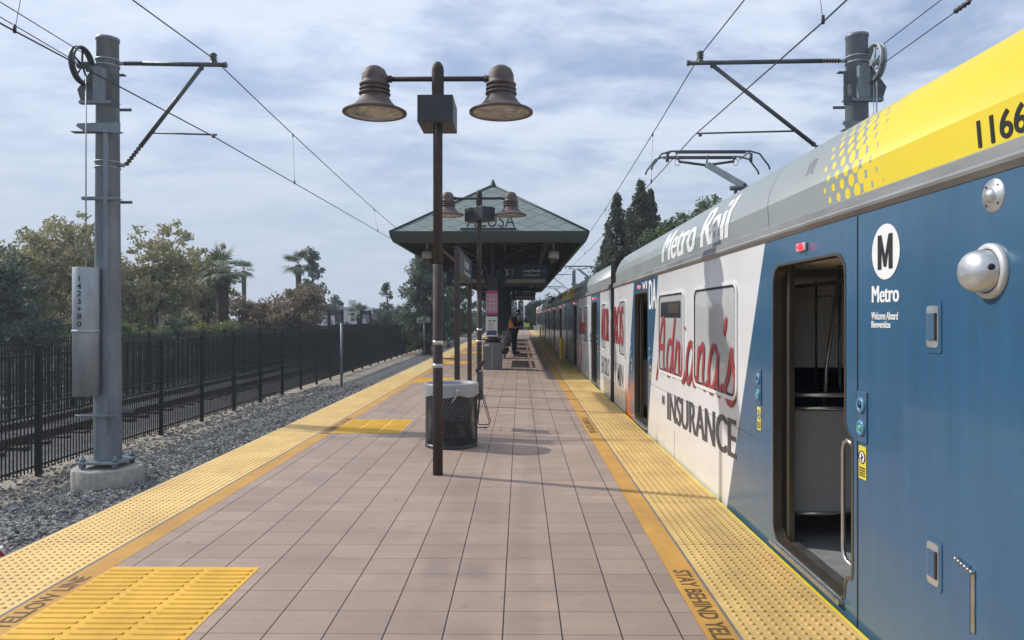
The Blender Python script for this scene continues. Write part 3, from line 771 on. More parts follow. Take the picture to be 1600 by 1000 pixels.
for sx, lab in ((-1, 'pair of tension wires running from the wheel of the near left pole'), (1, 'pair of tension wires running from the wheel of the right pole')):
    xw = -7.49 if sx < 0 else 5.99
    r = thing('tension_wire', (xw, 10, 6.2), lab, 'wire', 'tension wires at the poles')
    for dz, dx in ((.22, .03), (-.14, -.03)) if sx > 0 else ((.2, .03), (.02, -.03)):
        m = MB(); m.tube([(xw+dx, 12.5, 6.01+dz), (xw+dx, 6, 6.06+dz), (xw+dx*.3, -20, 6.1)], .008, 6); m.build('wire_strand', 'wire', r)
        yk = 9.3 if dz > 0 else 10.0
        if sx < 0: yk = 7.6
        m = MB(); m.tube([(xw+dx, yk-.18+.045*i, 6.035+dz) for i in range(9)], [.015, .04, .02, .04, .015, .04, .02, .04, .012], 8); m.build('turnbuckle', 'insulator', r)

# ------------------------------------------------------------------ lamp posts
def lamp_post(X, Y, label, rot=0., split=False):
    root = thing('platform_lamp', (X, Y, 0), label, 'street lamp', 'twin-headed lamps on the platform')
    m = MB(); m.cyl((X, Y, 0), (X, Y, 2.28), .054, seg=20); m.cyl((X, Y, 2.285), (X, Y, 4.40), .051, seg=20)
    m.lathe([(.060, 4.02), (.066, 4.05), (.066, 4.38), (.055, 4.43), (.03, 4.465), (0, 4.47)], (X, Y, 0), 20)
    m.build('lamp_pole', 'dark_brown_paint', root)
    m = MB(); m.cyl((X-.62, Y, 4.285), (X+.62, Y, 4.285), .027, seg=12)
    for s in (-1, 1): m.cyl((X+s*.50, Y, 4.285), (X+s*.64, Y, 4.285), .038, seg=12)
    m.build('cross_arm', 'dark_brown_paint', root)
    for s in (-1, 1):
        cx = X+s*.685
        m = MB(); m.lathe([(0, 4.43), (.06, 4.42), (.11, 4.385), (.135, 4.33), (.14, 4.27), (.14, 4.235), (.16, 4.23), (.165, 4.22), (.16, 4.205), (.14, 4.20), (.14, 4.185), (.16, 4.18), (.168, 4.17), (.16, 4.158), (.14, 4.155), (.145, 4.14), (.165, 4.135), (.172, 4.125), (.166, 4.112), (.15, 4.11),
                           (.16, 4.08), (.19, 4.03), (.235, 3.985), (.29, 3.955), (.33, 3.94), (.345, 3.93), (.345, 3.912), (.32, 3.905), (.30, 3.915), (.27, 3.93), (.23, 3.95)], (cx, Y, 0), 40)
        h = m.build('lamp_head', 'lamp_shade_paint', root)
        m = MB(); m.lathe([(.305, 3.915), (.20, 3.895), (.1, 3.885), (0, 3.882)], (cx, Y, 0), 32); m.lathe([(.305, 3.918), (0, 3.918)], (cx, Y, 0), 32); m.build('lamp_lens', 'lamp_glass', h)
    if rot:
        M4 = Matrix.Translation((X+.01, Y, 3.93)) @ Matrix.Rotation(rot, 4, 'Z')
        m = MB(); m.box(-.19, .19, -.28, .28, -.15, .15, .008, M4)
    else:
        m = MB(); m.box(-.19, .19, -.26, .26, -.145, .145, .008, Matrix.Translation((X-.012, Y+.10, 3.925)))
    m.build('speaker_box', 'box_paint', root)
    for z in (1.47, 1.62) if not rot else ():
        pass
    for z in (1.18, 1.43):
        m = MB(); m.lathe([(.0545, z-.022), (.058, z-.022), (.058, z+.022), (.0545, z+.022)], (X, Y, 0), 20); m.build('steel_band', 'steel', root)
    return root
lamp_post(-.893, 7.96, 'nearest brown twin-headed lamp post rising in front of the wire bin')
lamp_post(-.893, 16.0, 'farther brown twin-headed lamp post in front of the canopy roof', R(48))

# ------------------------------------------------------------------ litter bin
def bin_():
    X, Y, r, H = -.915, 9.78, .338, .80
    root = thing('litter_bin', (X, Y, 0), 'round black expanded-metal litter bin lined with a white bag behind the lamp post', 'litter bin')
    m = MB(); N = 50; rows = 30; z0, z1 = .05, H
    def P(i, k, rr=r): a = 2*math.pi*i/N; return (X+rr*math.cos(a), Y+rr*math.sin(a), z0+(z1-z0)*k/rows)
    for k in range(rows):
        for i in range(N):
            o = (k % 2)*.5
            for d in (-.5, .5):
                a, b = Vector(P(i+o, k)), Vector(P(i+o+d, k+1)); n = Vector((a.x-X, a.y-Y, 0)).normalized(); t = (b-a).normalized(); s = t.cross(n)*.0080; n = n*.004
                A = [m.bm.verts.new(q) for q in (a-s, a+s, a+n*1.6, b-s, b+s, b+n*1.6)]
                m.face([A[0], A[1], A[4], A[3]]); m.face([A[1], A[2], A[5], A[4]]); m.face([A[2], A[0], A[3], A[5]])
    m.build('mesh_body', 'black_steel', root)
    m = MB(); m.lathe([(r+.012, .0), (r+.012, .05), (r-.01, .05), (r-.01, 0)], (X, Y, 0), 44); m.lathe([(0, .01), (r, .01), (r, .02), (0, .02)], (X, Y, 0), 44); m.build('base_ring', 'black_steel', root)
    m = MB(); m.lathe([(r+.012, H-.02), (r+.016, H+.02), (r-.008, H+.02), (r-.008, H-.02), (r+.012, H-.02)], (X, Y, 0), 44); m.build('rim', 'black_steel', root)
    m = MB(); rings = []; seg = 72
    prof = [(r+.022, H-.125), (r+.026, H-.08), (r+.020, H-.03), (r+.024, H+.02), (r+.016, H+.036), (r-.0, H+.04), (r-.03, H+.03), (r-.04, H-.05), (r-.055, H-.3), (r-.08, .35), (0, .33)]
    for j, (rr, z) in enumerate(prof):
        rings.append([m.bm.verts.new((X+(rr+random.uniform(-.004, .004)*(rr > 0))*math.cos(2*math.pi*i/seg), Y+(rr+random.uniform(-.004, .004)*(rr > 0))*math.sin(2*math.pi*i/seg), z+(.014*math.sin(i*.55+1)+random.uniform(-.004, .004) if j == 0 else random.uniform(-.003, .003)))) for i in range(seg)])
    for a, b in zip(rings, rings[1:]):
        for i in range(seg): m.face([a[i], a[(i+1) % seg], b[(i+1) % seg], b[i]], True)
    # gathered knot fold
    m.tube([(X+.12, Y-r-.03, H-.02), (X+.10, Y-r-.045, H-.09), (X+.06, Y-r-.04, H-.16), (X+.03, Y-r-.032, H-.19)], [.018, .014, .010, .006], 6)
    bmesh.ops.remove_doubles(m.bm, verts=m.bm.verts, dist=1e-5)
    m.build('bag_liner', 'bag_plastic', root)
bin_()
# folding wire cart behind the bin
def cart():
    X, Y = -.60, 11.3
    root = thing('luggage_cart', (X, Y, 0), 'black folding wire luggage cart standing just behind the litter bin', 'cart')
    m = MB()
    for yy in (Y-.16, Y+.16):
        m.tube([(X+.10, yy, .035), (X-.05, yy, .03), (X-.06, yy, .10), (X-.02, yy, .5), (X-.06, yy, .9)], .008, 8)
        m.tube([(X+.10, yy, .035), (X+.14, yy, .08), (X+.07, yy, .33), (X+.0, yy, .60)], .006, 8)
    for z in (.1, .3, .5): m.cyl((X-.045, Y-.16, z), (X-.045, Y+.16, z), .006, seg=6)
    m.build('cart_frame', 'black_steel', root)
    m = MB(); m.tube([(X-.06, Y-.16, .9), (X-.04, Y-.1, .98), (X+.04, Y+.05, 1.03), (X+.0, Y+.16, .95)], .016, 8); m.tube([(X-.07, Y-.17, .88), (X-.03, Y-.17, .93)], .024, 8); m.build('cart_handle', 'rubber', root)
    m = MB(); m.prism([(X-.05, .45), (X+.03, .45), (X+.02, .88), (X-.05, .88)], lambda a, b: (a, Y-.14, b), lambda a, b: (a, Y+.14, b)); m.build('cart_bag', 'granite_dark', root)
cart()

# station name sign on two posts
def name_sign():
    X = -1.22; root = thing('station_name_sign', (X, 15.95, 0), 'station name sign panel between two dark posts beyond the litter bin', 'sign')
    for y in (14.2, 17.7):
        m = MB(); m.box(X-.05, X+.05, y-.05, y+.05, 0, 3.07, .006); m.build('sign_post', 'dark_brown_paint', root)
    m = MB(); m.box(X-.035, X+.035, 14.25, 17.65, 2.52, 3.02); p = m.build('sign_panel', 'sign_grey', root)
    m = MB(); m.box(X-.042, X+.042, 14.25, 17.65, 3.021, 3.05); m.box(X-.042, X+.042, 14.25, 17.65, 2.49, 2.519); m.build('sign_edge', 'dark_brown_paint', p)
    fn = lambda z0: (lambda s, t, n: (X+.0365+n, 15.5+s, z0+t))
    lettering('Azusa', 1.35, .20, fn(2.77), 'sign_text', p, .02); lettering('Downtown', 1.85, .10, fn(2.62), 'sign_text', p, .02)
name_sign()

# ------------------------------------------------------------------ canopy
def canopy():
    xc, x0, x1, y0, y1, ze, zr = -.925, -3.87, 2.02, 21.8, 66.0, 4.23, 6.12
    half = (x1-x0)/2
    root = thing('platform_canopy', (xc, y0, 0), 'green hipped station canopy on dark steel columns over the platform', 'canopy')
    # roof skins with UVs
    m = MB(); bm = m.bm; uv = bm.loops.layers.uv.new('UVMap'); T = .05
    def quad(pts, o, u, w):
        vs = [bm.verts.new(p) for p in pts]; f = bm.faces.new(vs)
        for l in f.loops:
            d = l.vert.co-Vector(o); l[uv].uv = (d.dot(Vector(u)), d.dot(Vector(w)))
    sl = Vector((0, half, zr-ze)).normalized(); A = (xc, y0+half, zr); B = (xc, y1-half, zr)
    for dz in (0, -T):
        z = ze+dz; a = (A[0], A[1], A[2]+dz); b = (B[0], B[1], B[2]+dz)
        quad([(x0, y0, z), (x1, y0, z), a], (xc, y0, z), (1, 0, 0), sl)
        quad([(x1, y1, z), (x0, y1, z), b], (xc, y1, z), (-1, 0, 0), (0, -sl.y, sl.z))
        quad([(x1, y0, z), (x1, y1, z), b, a], (x1, y0, z), (0, 1, 0), (-sl.y, 0, sl.z))
        quad([(x0, y1, z), (x0, y0, z), a, b], (x0, y0, z), (0, -1, 0), (sl.y, 0, sl.z))
    for i, f in enumerate(bm.faces): f.material_index = 0 if i < 4 else 1
    m.build('roof', ['green_shingle', 'deck_underside'], root, fix=False)
    m = MB(); z0, z1 = 3.92, 4.25
    prof = [(0, z1), (.02, z0+.20), (.10, z0+.02), (.14, z0), (.22, z0), (.22, z1-.06)]
    for i in range(len(prof)-1):
        (i0, za), (i1, zb) = prof[i], prof[i+1]; e = .03
        for (p, q) in (((x0-e, y0-e), (x1+e, y0-e)), ((x1+e, y0-e), (x1+e, y1+e)), ((x1+e, y1+e), (x0-e, y1+e)), ((x0-e, y1+e), (x0-e, y0-e))):
            cx, cy = xc, (y0+y1)/2
            def ins(P, k): return (P[0]+(k if P[0] < cx else -k), P[1]+(k if P[1] < cy else -k))
            a, b = ins(p, i0), ins(q, i0); c, d = ins(q, i1), ins(p, i1)
            m.face([m.bm.verts.new((*a, za)), m.bm.verts.new((*b, za)), m.bm.verts.new((*c, zb)), m.bm.verts.new((*d, zb))])
    m.build('fascia', 'green_fascia', root)
    m = MB(); m.tube([(x0, y0, ze+.02), (xc, y0+half, zr+.02), (xc, y1-half, zr+.02), (x1, y1, ze+.02)], .035, 6); m.tube([(x1, y0, ze+.02), (xc, y0+half, zr+.02)], .035, 6); m.build('ridge_cap', 'green_fascia', root)
    m = MB(); m.lathe([(0, .2), (.05, .14), (.075, .06), (.11, .0), (.13, -.08)], (xc, y0+half, zr+.03), 8); m.build('finial', 'green_fascia', root)
    # rafters: both slopes
    n = 0; y = y0+.55
    def slab(p0, p1, w, h, name, mat):
        p0, p1 = Vector(p0), Vector(p1); d = (p1-p0); L = d.length; q = d.to_track_quat('X', 'Z').to_matrix().to_4x4()
        mm = MB(); mm.box(0, L, -w/2, w/2, -h, 0, 0, Matrix.Translation(p0) @ q); mm.build(name, mat, root)
    k = (zr-ze)/half
    while y < y1-.4:
        run = min(half, y-y0, y1-y)
        for s in (-1, 1):
            if n < 90: slab((xc+s*(half-.10), y, ze-.07+.10*k), (xc+s*(half-run+.06), y, ze-.07+(run-.06)*k), .07, .14, 'rafter', 'rafter_wood')
            n += 1
        y += .95
    for s in (-1, 1):
        x = xc+s*.5
        while abs(x-xc) < half-.3:
            run = half-abs(x-xc); slab((x, y0+.10, ze-.07+.1*k), (x, y0+run-.06, ze-.07+(run-.06)*k), .07, .14, 'rafter', 'rafter_wood'); x += s*.55
    for s in (-1, 1): slab((xc+s*(half-.12), y0+.12, ze-.10), (xc+s*.05, y0+half-.05, zr-.14), .10, .2, 'hip_beam', 'hip_wood')
    # battens under the deck (lit strips between the rafters)
    m = MB()
    for s in (-1, 1):
        for r_ in (.5, 1.0, 1.5, 2.0, 2.5):
            xx = xc+s*(half-r_); zz = ze+r_*k-.066
            m.box(xx-.03, xx+.03, y0+r_+.1, y1-r_-.1, zz-.03, zz)
    m.build('batten', 'rafter_wood', root)
    m = MB()
    for s in (-1, 1): m.box(xc+s*1.75-.09, xc+s*1.75+.09, y0+.5, y1-.5, 4.0, 4.22)
    m.box(xc-.1, xc+.1, y0+3.2, y1-3.2, 5.5, 5.8); m.build('beam', 'canopy_steel', root)
    cols = [24.1+6.4*i for i in range(7)]
    for i, yc in enumerate(cols):
        m = MB(); cx = -.91
        m.box(cx-.155, cx+.155, yc-.155, yc+.155, .94, 3.0, .01); m.box(cx-.19, cx+.19, yc-.19, yc+.19, 3.0, 3.06)
        m.box(cx-.06, cx+.06, yc-.06, yc+.06, 3.06, 5.6); c = m.build('column', 'canopy_steel', root)
        for s in (-1, 1):
            m = MB(); pts = []
            for j in range(15):
                a = R(90*j/14); pts.append((cx+s*(.15+1.75*(1-math.cos(a))), yc, 3.0+1.10*math.sin(a)))
            m.tube(pts, .055, 6); m.tube([(p[0]*1.0+s*.0, yc, p[2]+.22) for p in pts[6:]], .03, 6)
            m.cyl((cx, yc, 4.11), (cx+s*2.0, yc, 4.11), .05, seg=6); m.cyl((cx, yc, 4.8), (cx+s*1.9, yc, 4.2), .04, seg=6); m.build('arched_brace', 'canopy_steel', root)
        m = MB(); m.lathe([(0, 0), (.29, 0), (.30, .02), (.30, .07), (.2, .09), (0, .09)], (cx, yc, .945), 20); m.build('column_collar', 'black_steel', c)
    # letters on the roof front
    m = MB(); m.box(xc-.86, xc+.80, y0+.08, y0+.2, 4.26, 4.36); m.build('letter_base', 'green_shingle' if False else 'green_fascia', root)
    lettering('AZUSA', 1.45, .38, lambda s, t, n: (xc-.68+s, y0+.12-n, 4.38+t), 'green_fascia', root, .0, thick=.04, name='roof_letters')
    return cols
cols = canopy()
# pedestals
for i, yc in enumerate(cols):
    x = -.905; root = thing('granite_pedestal', (x, yc, 0), 'grey stone pedestal under %s canopy column' % ('the nearest', 'the second', 'the third', 'the fourth', 'the fifth', 'the sixth', 'the farthest')[i], 'pedestal', 'stone pedestals under the canopy columns')
    m = MB(); m.box(x-.30, x+.30, yc-.33, yc+.33, 0, .88, .012); b = m.build('stone_block', 'granite', root)
    m = MB(); m.box(x-.02, x-.008, yc-.336, yc-.331, .02, .86); m.build('joint_strip', 'light_metal', b)
    m = MB(); m.box(x-.27, x-.10, yc-.336, yc-.331, .76, .84); m.build('plate', 'light_metal', b)
    m = MB(); m.lathe([(0, .881), (.24, .881), (.26, .93), (0, .94)], (x, yc, 0), 20); m.build('neck', 'black_steel', root)
# posters on the first column
def posters():
    x, y = -.925, 24.1-.158
    r = thing('rules_poster', (x, y, 1.75), 'pink poster with a grid of prohibition pictograms on the nearest column', 'poster')
    m = MB(); m.box(x-.185, x+.185, y-.012, y, 1.78, 2.55); m.build('poster_sheet', 'poster_pink', r)
    for za, zb in ((2.46, 2.56), (1.76, 1.84)):
        m = MB(); m.box(x-.187, x+.187, y-.014, y-.0121, za, zb); m.build('poster_band', 'magenta', r)
    m = MB()
    for i in range(3):
        for j in range(4):
            cx, cz = x-.12+.12*i, 2.38-.16*j
            n = 14; m.tube([(cx+.042*math.cos(2*math.pi*q/n), y-.014, cz+.02+.042*math.sin(2*math.pi*q/n)) for q in range(n)], .006, 4, close=True)
            m.cyl((cx-.028, y-.014, cz-.008), (cx+.028, y-.014, cz+.048), .005, seg=4); m.box(cx-.045, cx+.045, y-.0145, y-.0122, cz-.05, cz-.034)
    m.build('pictograms', 'poster_dark', r)
    r = thing('information_panel', (x, y, 1.1), 'white framed information panel below the pink poster', 'sign')
    m = MB(); m.box(x-.19, x+.19, y-.16, y-.10, 1.07, 1.72, .015); m.build('panel_case', 'info_white', r)
    m = MB(); m.box(x-.16, x+.16, y-.164, y-.1602, 1.12, 1.27); m.build('blue_footer', 'info_navy', r)
    m = MB()
    for k, (a, b, z) in enumerate(((-.10, -.04, 1.58), (-.01, .01, 1.585), (.05, .12, 1.58))): m.box(x+a, x+b, y-.164, y-.1602, z-.02, z+.03)
    for k in range(5): m.box(x-.12, x+.02+.02*(k % 3), y-.164, y-.1602, 1.5-.045*k, 1.512-.045*k)
    m.build('printed_lines', 'dark_decal', r)
    m = MB(); m.box(x-.03, x+.03, y-.10, y, 1.3, 1.5); m.build('mount', 'black_steel', r)
posters()
# benches between the pedestals
for i in range(5):
    ya = cols[i]+1.0; x = -.72
    r = thing('platform_bench', (x, ya, 0), 'grey metal bench with pale end panels, %s bench along the canopy columns' % ('first', 'second', 'third', 'fourth', 'fifth')[i], 'bench', 'metal benches between the pedestals')
    for yy in (ya, ya+1.9, ya+3.8):
        m = MB(); m.prism([(x-.12, 0), (x+.06, 0), (x+.10, .5), (x+.12, .9), (x+.10, .98), (x+.02, 1.03), (x-.14, 1.03), (x-.15, .5)], lambda a, b: (a, yy-.03, b), lambda a, b: (a, yy+.03, b)); m.build('end_panel', 'light_metal', r)
    m = MB(); m.box(x-.10, x+.28, ya+.04, ya+3.76, .44, .48); m.build('seat', 'black_steel', r)
    m = MB(); m.box(x-.12, x-.08, ya+.04, ya+3.76, .5, .98); m.build('backrest', 'black_steel', r)
    m = MB(); m.cyl((x-.02, ya, 1.05), (x-.02, ya+3.8, 1.05), .03, seg=8); m.build('lean_rail', 'black_steel', r)

def hang_sign(x0, x1, y, right, label):
    z0, z1 = 2.75, 3.46
    r = thing('hanging_sign', ((x0+x1)/2, y, z1), label, 'sign', 'navy platform signs hanging under the canopy')
    m = MB(); m.box(x0, x1, y-.09, y+.09, z0, z1, .01); b = m.build('sign_case', 'navy_sign', r)
    for xx in (x0+.3, x1-.3):
        m = MB(); m.cyl((xx, y, z1), (xx, y, 4.1), .025, seg=8); m.build('hanger', 'canopy_steel', r)
    m = MB(); m.box(x0+.18, x1-.08, y-.094, y-.0905, z0+.10, z0+.22); m.build('message_display', 'sign_display', b)
    Y = y-.09; w = x1-x0
    if right:
        lettering('Platform', .20, .045, front_fn(x0+.12, Y, 3.28), 'sign_text', b, .01); lettering('2', .09, .14, front_fn(x0+.17, Y, 3.11), 'sign_text', b, .03)
        m = MB(); m.box(x0+.385, x0+.395, Y-.004, Y-.0005, 3.05, 3.34); m.build('divider', 'sign_text', b)
        lettering('Long Beach', .58, .12, front_fn(x1-.82, Y, 3.19), 'sign_text', b, .02); lettering('via Downtown LA', .55, .07, front_fn(x1-.82, Y, 3.08), 'sign_text', b, .01)
        lettering('A', .08, .085, front_fn(x1-.16, Y, 3.215), 'button_blue', b, .02)
    else:
        lettering('A', .08, .085, front_fn(x0+.10, Y, 3.215), 'button_blue', b, .02)
        lettering('Long Beach', .55, .12, front_fn(x0+.25, Y, 3.19), 'sign_text', b, .02); lettering('via Downtown LA', .52, .07, front_fn(x0+.25, Y, 3.08), 'sign_text', b, .01)
        lettering('Platform', .18, .045, front_fn(x1-.27, Y, 3.28), 'sign_text', b, .01); lettering('1', .05, .14, front_fn(x1-.2, Y, 3.11), 'sign_text', b, .03)
hang_sign(-.66, .92, 24.8, True, 'navy hanging sign reading Platform 2 Long Beach near the canopy front')
hang_sign(-2.47, -1.13, 24.8, False, 'navy hanging sign for Platform 1, left of the nearest column')
hang_sign(-.50, .92, 45.5, True, 'farther navy hanging sign on the right, deep under the canopy')
hang_sign(-2.47, -1.2, 45.5, False, 'farther navy hanging sign on the left, deep under the canopy')
for i, (x, y, lab) in enumerate(((1.04, 23.0, 'white dome camera hanging under the right canopy eave'), (-2.92, 23.0, 'white dome camera shape standing in for a box lamp under the left canopy eave'), (1.0, 42.0, 'farther white dome camera shape standing in for a cone lamp under the right canopy eave'))):  # left and farther ones stand in for lamps, built in the camera shape
    r = thing('dome_camera', (x, y, 3.35), lab, 'camera', 'dome cameras under the canopy')
    m = MB(); m.lathe([(0, 3.82), (.06, 3.82), (.10, 3.78), (.16, 3.74), (.165, 3.55), (.15, 3.53)], (x, y, 0), 20); m.build('housing', 'cam_white', r)
    m = MB(); m.lathe([(.145, 3.535), (.135, 3.45), (.08, 3.37), (0, 3.35)], (x, y, 0), 20); m.build('dome', 'screen_glass', r)
    m = MB(); m.cyl((x, y, 3.82), (x, y, 4.12), .025, seg=8); m.build('stem', 'cam_white', r)

# yellow edge markers
for (x, y, lab) in ((1.66, 29.8, 'yellow upright barrier board at the train side of the platform'), (-3.45, 30.2, 'yellow upright barrier board at the left platform edge'), (1.66, 61, 'farther yellow barrier board at the train side'), (-3.45, 61, 'farther yellow barrier board at the left edge')):
    r = thing('barrier_board', (x, y, 0), lab, 'barrier', 'yellow barrier boards at the platform edges')
    m = MB(); m.box(x-.05, x+.05, y-.55, y+.55, .03, .86, .01); m.build('board', 'yellow_paint', r)
    m = MB(); m.box(x-.14, x+.10, y-.6, y+.6, .001, .03); m.build('foot_plate', 'concrete', r)

# ------------------------------------------------------------------ light rail cars
XS = 1.88; XC = 3.27
PROF = [(1.915, 2.392), (1.900, 2.56), (1.918, 2.67), (1.975, 2.79), (2.04, 2.87), (2.13, 2.93), (2.30, 2.985)]
ARC = [0.]
for a, b in zip(PROF, PROF[1:]): ARC.append(ARC[-1]+math.hypot(b[0]-a[0], b[1]-a[1]))
def prof_pt(t, n=0.):
    t = max(0, min(ARC[-1]-1e-5, t))
    for i in range(len(PROF)-1):
        if t <= ARC[i+1]:
            f = (t-ARC[i])/(ARC[i+1]-ARC[i]); a, b = PROF[i], PROF[i+1]; L = ARC[i+1]-ARC[i]
            nx, nz = -(b[1]-a[1])/L, (b[0]-a[0])/L
            return (a[0]+(b[0]-a[0])*f+nx*n, a[1]+(b[1]-a[1])*f+nz*n)
def script_strokes():
    G = {
     'A': [[(-.10,-.16),(-.02,.02),(.10,.45),(.20,.85),(.28,1.0),(.36,.95),(.37,.6),(.37,.25),(.42,.02),(.52,.06)], [(.0,.26),(.06,.34),(.22,.36),(.38,.36)]],
     'd': [[(.33,.36),(.22,.46),(.10,.42),(.03,.25),(.05,.06),(.14,.0),(.26,.12),(.34,.36)], [(.46,.96),(.43,.9),(.36,.5),(.35,.15),(.42,.01),(.52,.08)]],
     'r': [[(.0,.05),(.06,.28),(.10,.50)], [(.09,.42),(.16,.40),(.24,.42),(.24,.2),(.28,.02),(.40,.10)]],
     'i': [[(.06,.44),(.03,.22),(.06,.02),(.14,.0),(.24,.12)], [(.12,.74),(.13,.78)]],
     'a': [[(.33,.38),(.22,.47),(.10,.42),(.03,.25),(.05,.06),(.15,.0),(.27,.14),(.35,.42)], [(.35,.42),(.34,.15),(.40,.0),(.52,.10)]],
     'n': [[(.06,.46),(.05,.2),(.04,.0)], [(.06,.25),(.15,.42),(.24,.46),(.28,.36),(.27,.12),(.34,.0),(.46,.08)]],
     "'": [[(.10,.98),(.05,.68)]],
     's': [[(-.04,.04),(.10,.2),(.17,.42),(.19,.50)], [(.19,.50),(.22,.34),(.32,.18),(.32,.05),(.22,-.04),(.08,-.01),(.04,.08)]],
    }
    out = []
    for ch, s0 in zip("Adriana's", (0.08, .66, 1.14, 1.52, 1.76, 2.26, 2.74, 3.22, 3.34)):
        for st in G[ch]:
            P = [Vector((p[0]*1.02, p[1], 0)) for p in st]
            Q = [P[0]*2-P[1]]+P+[P[-1]*2-P[-2]]; pts = []
            for i in range(1, len(Q)-2):
                for k in range(6):
                    t = k/6; a, b, c, d = Q[i-1:i+3]
                    pts.append(.5*((2*b)+(-a+c)*t+(2*a-5*b+4*c-d)*t*t+(-a+3*b-3*c+d)*t**3))
            pts.append(P[-1])
            f = lambda q: q if q < .47 else .47+(q-.47)*(.62 if ch != 'A' else .52)
            out.append([(s0+p.x+f(p.y)*.12, f(p.y)*.92) for p in pts])
    return out
def rail_car(yc, wrapped, label):
    root = thing('light_rail_car', (XC, yc, -.95), label, 'train', 'light rail cars of the train at the platform')
    HL = 14.2; G = .33      # half length, half of the gap in the middle
    DO = (-10.22, -3.6, 3.6, 10.22)
    def openings(c):
        a, b = c-.63, c+.63; zb, zt = .06, 2.09; r = .13
        if c == DO[0] and wrapped:
            a, b = 4.27-15.1, 5.50-15.1
            pts = [(b-r+r*math.cos(R(q)), zt-r+r*math.sin(R(q))) for q in range(0, 91, 15)]+[(a+r-r*math.sin(R(q)), zt-r+r*math.cos(R(q))) for q in range(0, 91, 15)]
            pts += [(a, 1.10), (a-.03, 1.06), (a-.085, 1.03), (a-.095, .98), (a-.095, .27), (a-.085, .22), (a-.02, .20), (a, .16), (a+.01, .075), (a+.05, zb)]
            pts += [(b-r+r*math.sin(R(q)), zb+r-r*math.cos(R(q))) for q in range(0, 91, 15)]
            return pts
        return rrect(a, b, zb, zt, r, 6)
    pan = 'livery_wrapped' if wrapped else 'livery_plain'
    for (a, b) in ((-HL, -G), (G, HL)):
        cs = [c for c in DO if a < c < b]
        mm = sheet_with_holes([(a, -.55), (b, -.55), (b, 2.275), (a, 2.275)], [openings(c) for c in cs], .05, lambda u, v, n: (XS+n, yc+u, v))
        o = mm.build('side_panel', pan, root); 
        # give the livery shader z above the platform: shift local origin to the platform level
        o.location = (0, 0, .95)
        for v in o.data.vertices: v.co.z -= .95
    # cornice + roof
    for (a, b) in ((-HL, -G+.0), (G-.0, HL)):
        m = MB(); pr = [(XS-.004, 2.277), (XS-.03, 2.30), (XS-.035, 2.315), (XS-.02, 2.33), (XS-.02, 2.375), (XS+.0, 2.388), (XS+.2, 2.388), (XS+.2, 2.277)]
        m.prism(pr, lambda p, q: (p, yc+a, q), lambda p, q: (p, yc+b, q)); m.build('cornice', 'cornice_metal', root)
        bm = bmesh.new(); uv = bm.loops.layers.uv.new('UVMap'); full = PROF+[(2*XC-p[0], p[1]) for p in PROF[::-1]]
        arc = [0]
        for p, q in zip(full, full[1:]): arc.append(arc[-1]+math.hypot(q[0]-p[0], q[1]-p[1]))
        sec = []
        def sl(p, e): return e*(.03+max(0, p[1]-2.50)*.9)
        for yy, e in ((a, 1 if a < -1 else 1), (b, -1)): sec.append([(bm.verts.new((p[0], yc+yy+sl(p, e), p[1])), yy+sl(p, e), t) for p, t in zip(full, arc)])
        for i in range(len(full)-1):
            q = [sec[0][i], sec[0][i+1], sec[1][i+1], sec[1][i]]; f = bm.faces.new([z[0] for z in q]); f.smooth = 1 <= i <= len(full)-3
            for l, z in zip(f.loops, q): l[uv].uv = (z[1], z[2])
        bm.faces.new([z[0] for z in sec[0]]); bm.faces.new([z[0] for z in sec[1]])
        mm = MB(); mm.bm.free(); mm.bm = bm; mm.build('roof_fairing', 'fairing_paint', root)
    # roof equipment base, underframe, inner shell
    m = MB(); m.box(2.05, 4.49, yc-HL+.2, yc-G-.1, 2.3, 2.80); m.box(2.05, 4.49, yc+G+.1, yc+HL-.2, 2.3, 2.80); m.build('roof_deck', 'under_black', root)
    m = MB(); m.box(2.0, 4.54, yc-HL+.3, yc+HL-.3, -.75, -.06); m.build('underframe', 'under_black', root)
    m = MB(); m.box(XS+.06, 4.60, yc-HL+.1, yc+HL-.1, -.055, .03); m.build('floor', 'car_floor', root)
    m = MB(); m.box(XS+.06, 4.60, yc-HL+.1, yc+HL-.1, 2.19, 2.24); m.build('ceiling', 'car_ceiling', root)
    m = MB(); m.box(XS+.03, XS+.35, yc-G, yc+G, -.3, 2.9); m.box(XS+.35, 4.6, yc-G, yc-G+.06, 2.2, 2.8)
    for k in range(6): m.box(XS+.015, XS+.35, yc-G+.05+k*.11, yc-G+.09+k*.11, -.3, 2.85)
    m.build('gangway_bellows', 'rubber', root)
    # far side wall with tinted windows, end walls
    WF = [(c, c+1.6) for c in (-12.9, -8.6, -6.6, 5.0, 7.0, 11.3)]
    mm = sheet_with_holes([(-HL, -.55), (HL, -.55), (HL, 2.275), (-HL, 2.275)], [rrect(a, b, .98, 1.98, .1, 3) for a, b in WF], .05, lambda u, v, n: (4.61+n, yc+u, v)); mm.build('far_side_panel', 'car_inner', root)
    m = MB()
    for a, b in WF: m.box(4.63, 4.64, yc+a, yc+b, .98, 1.98)
    m.build('far_windows', 'glass_tint', root)
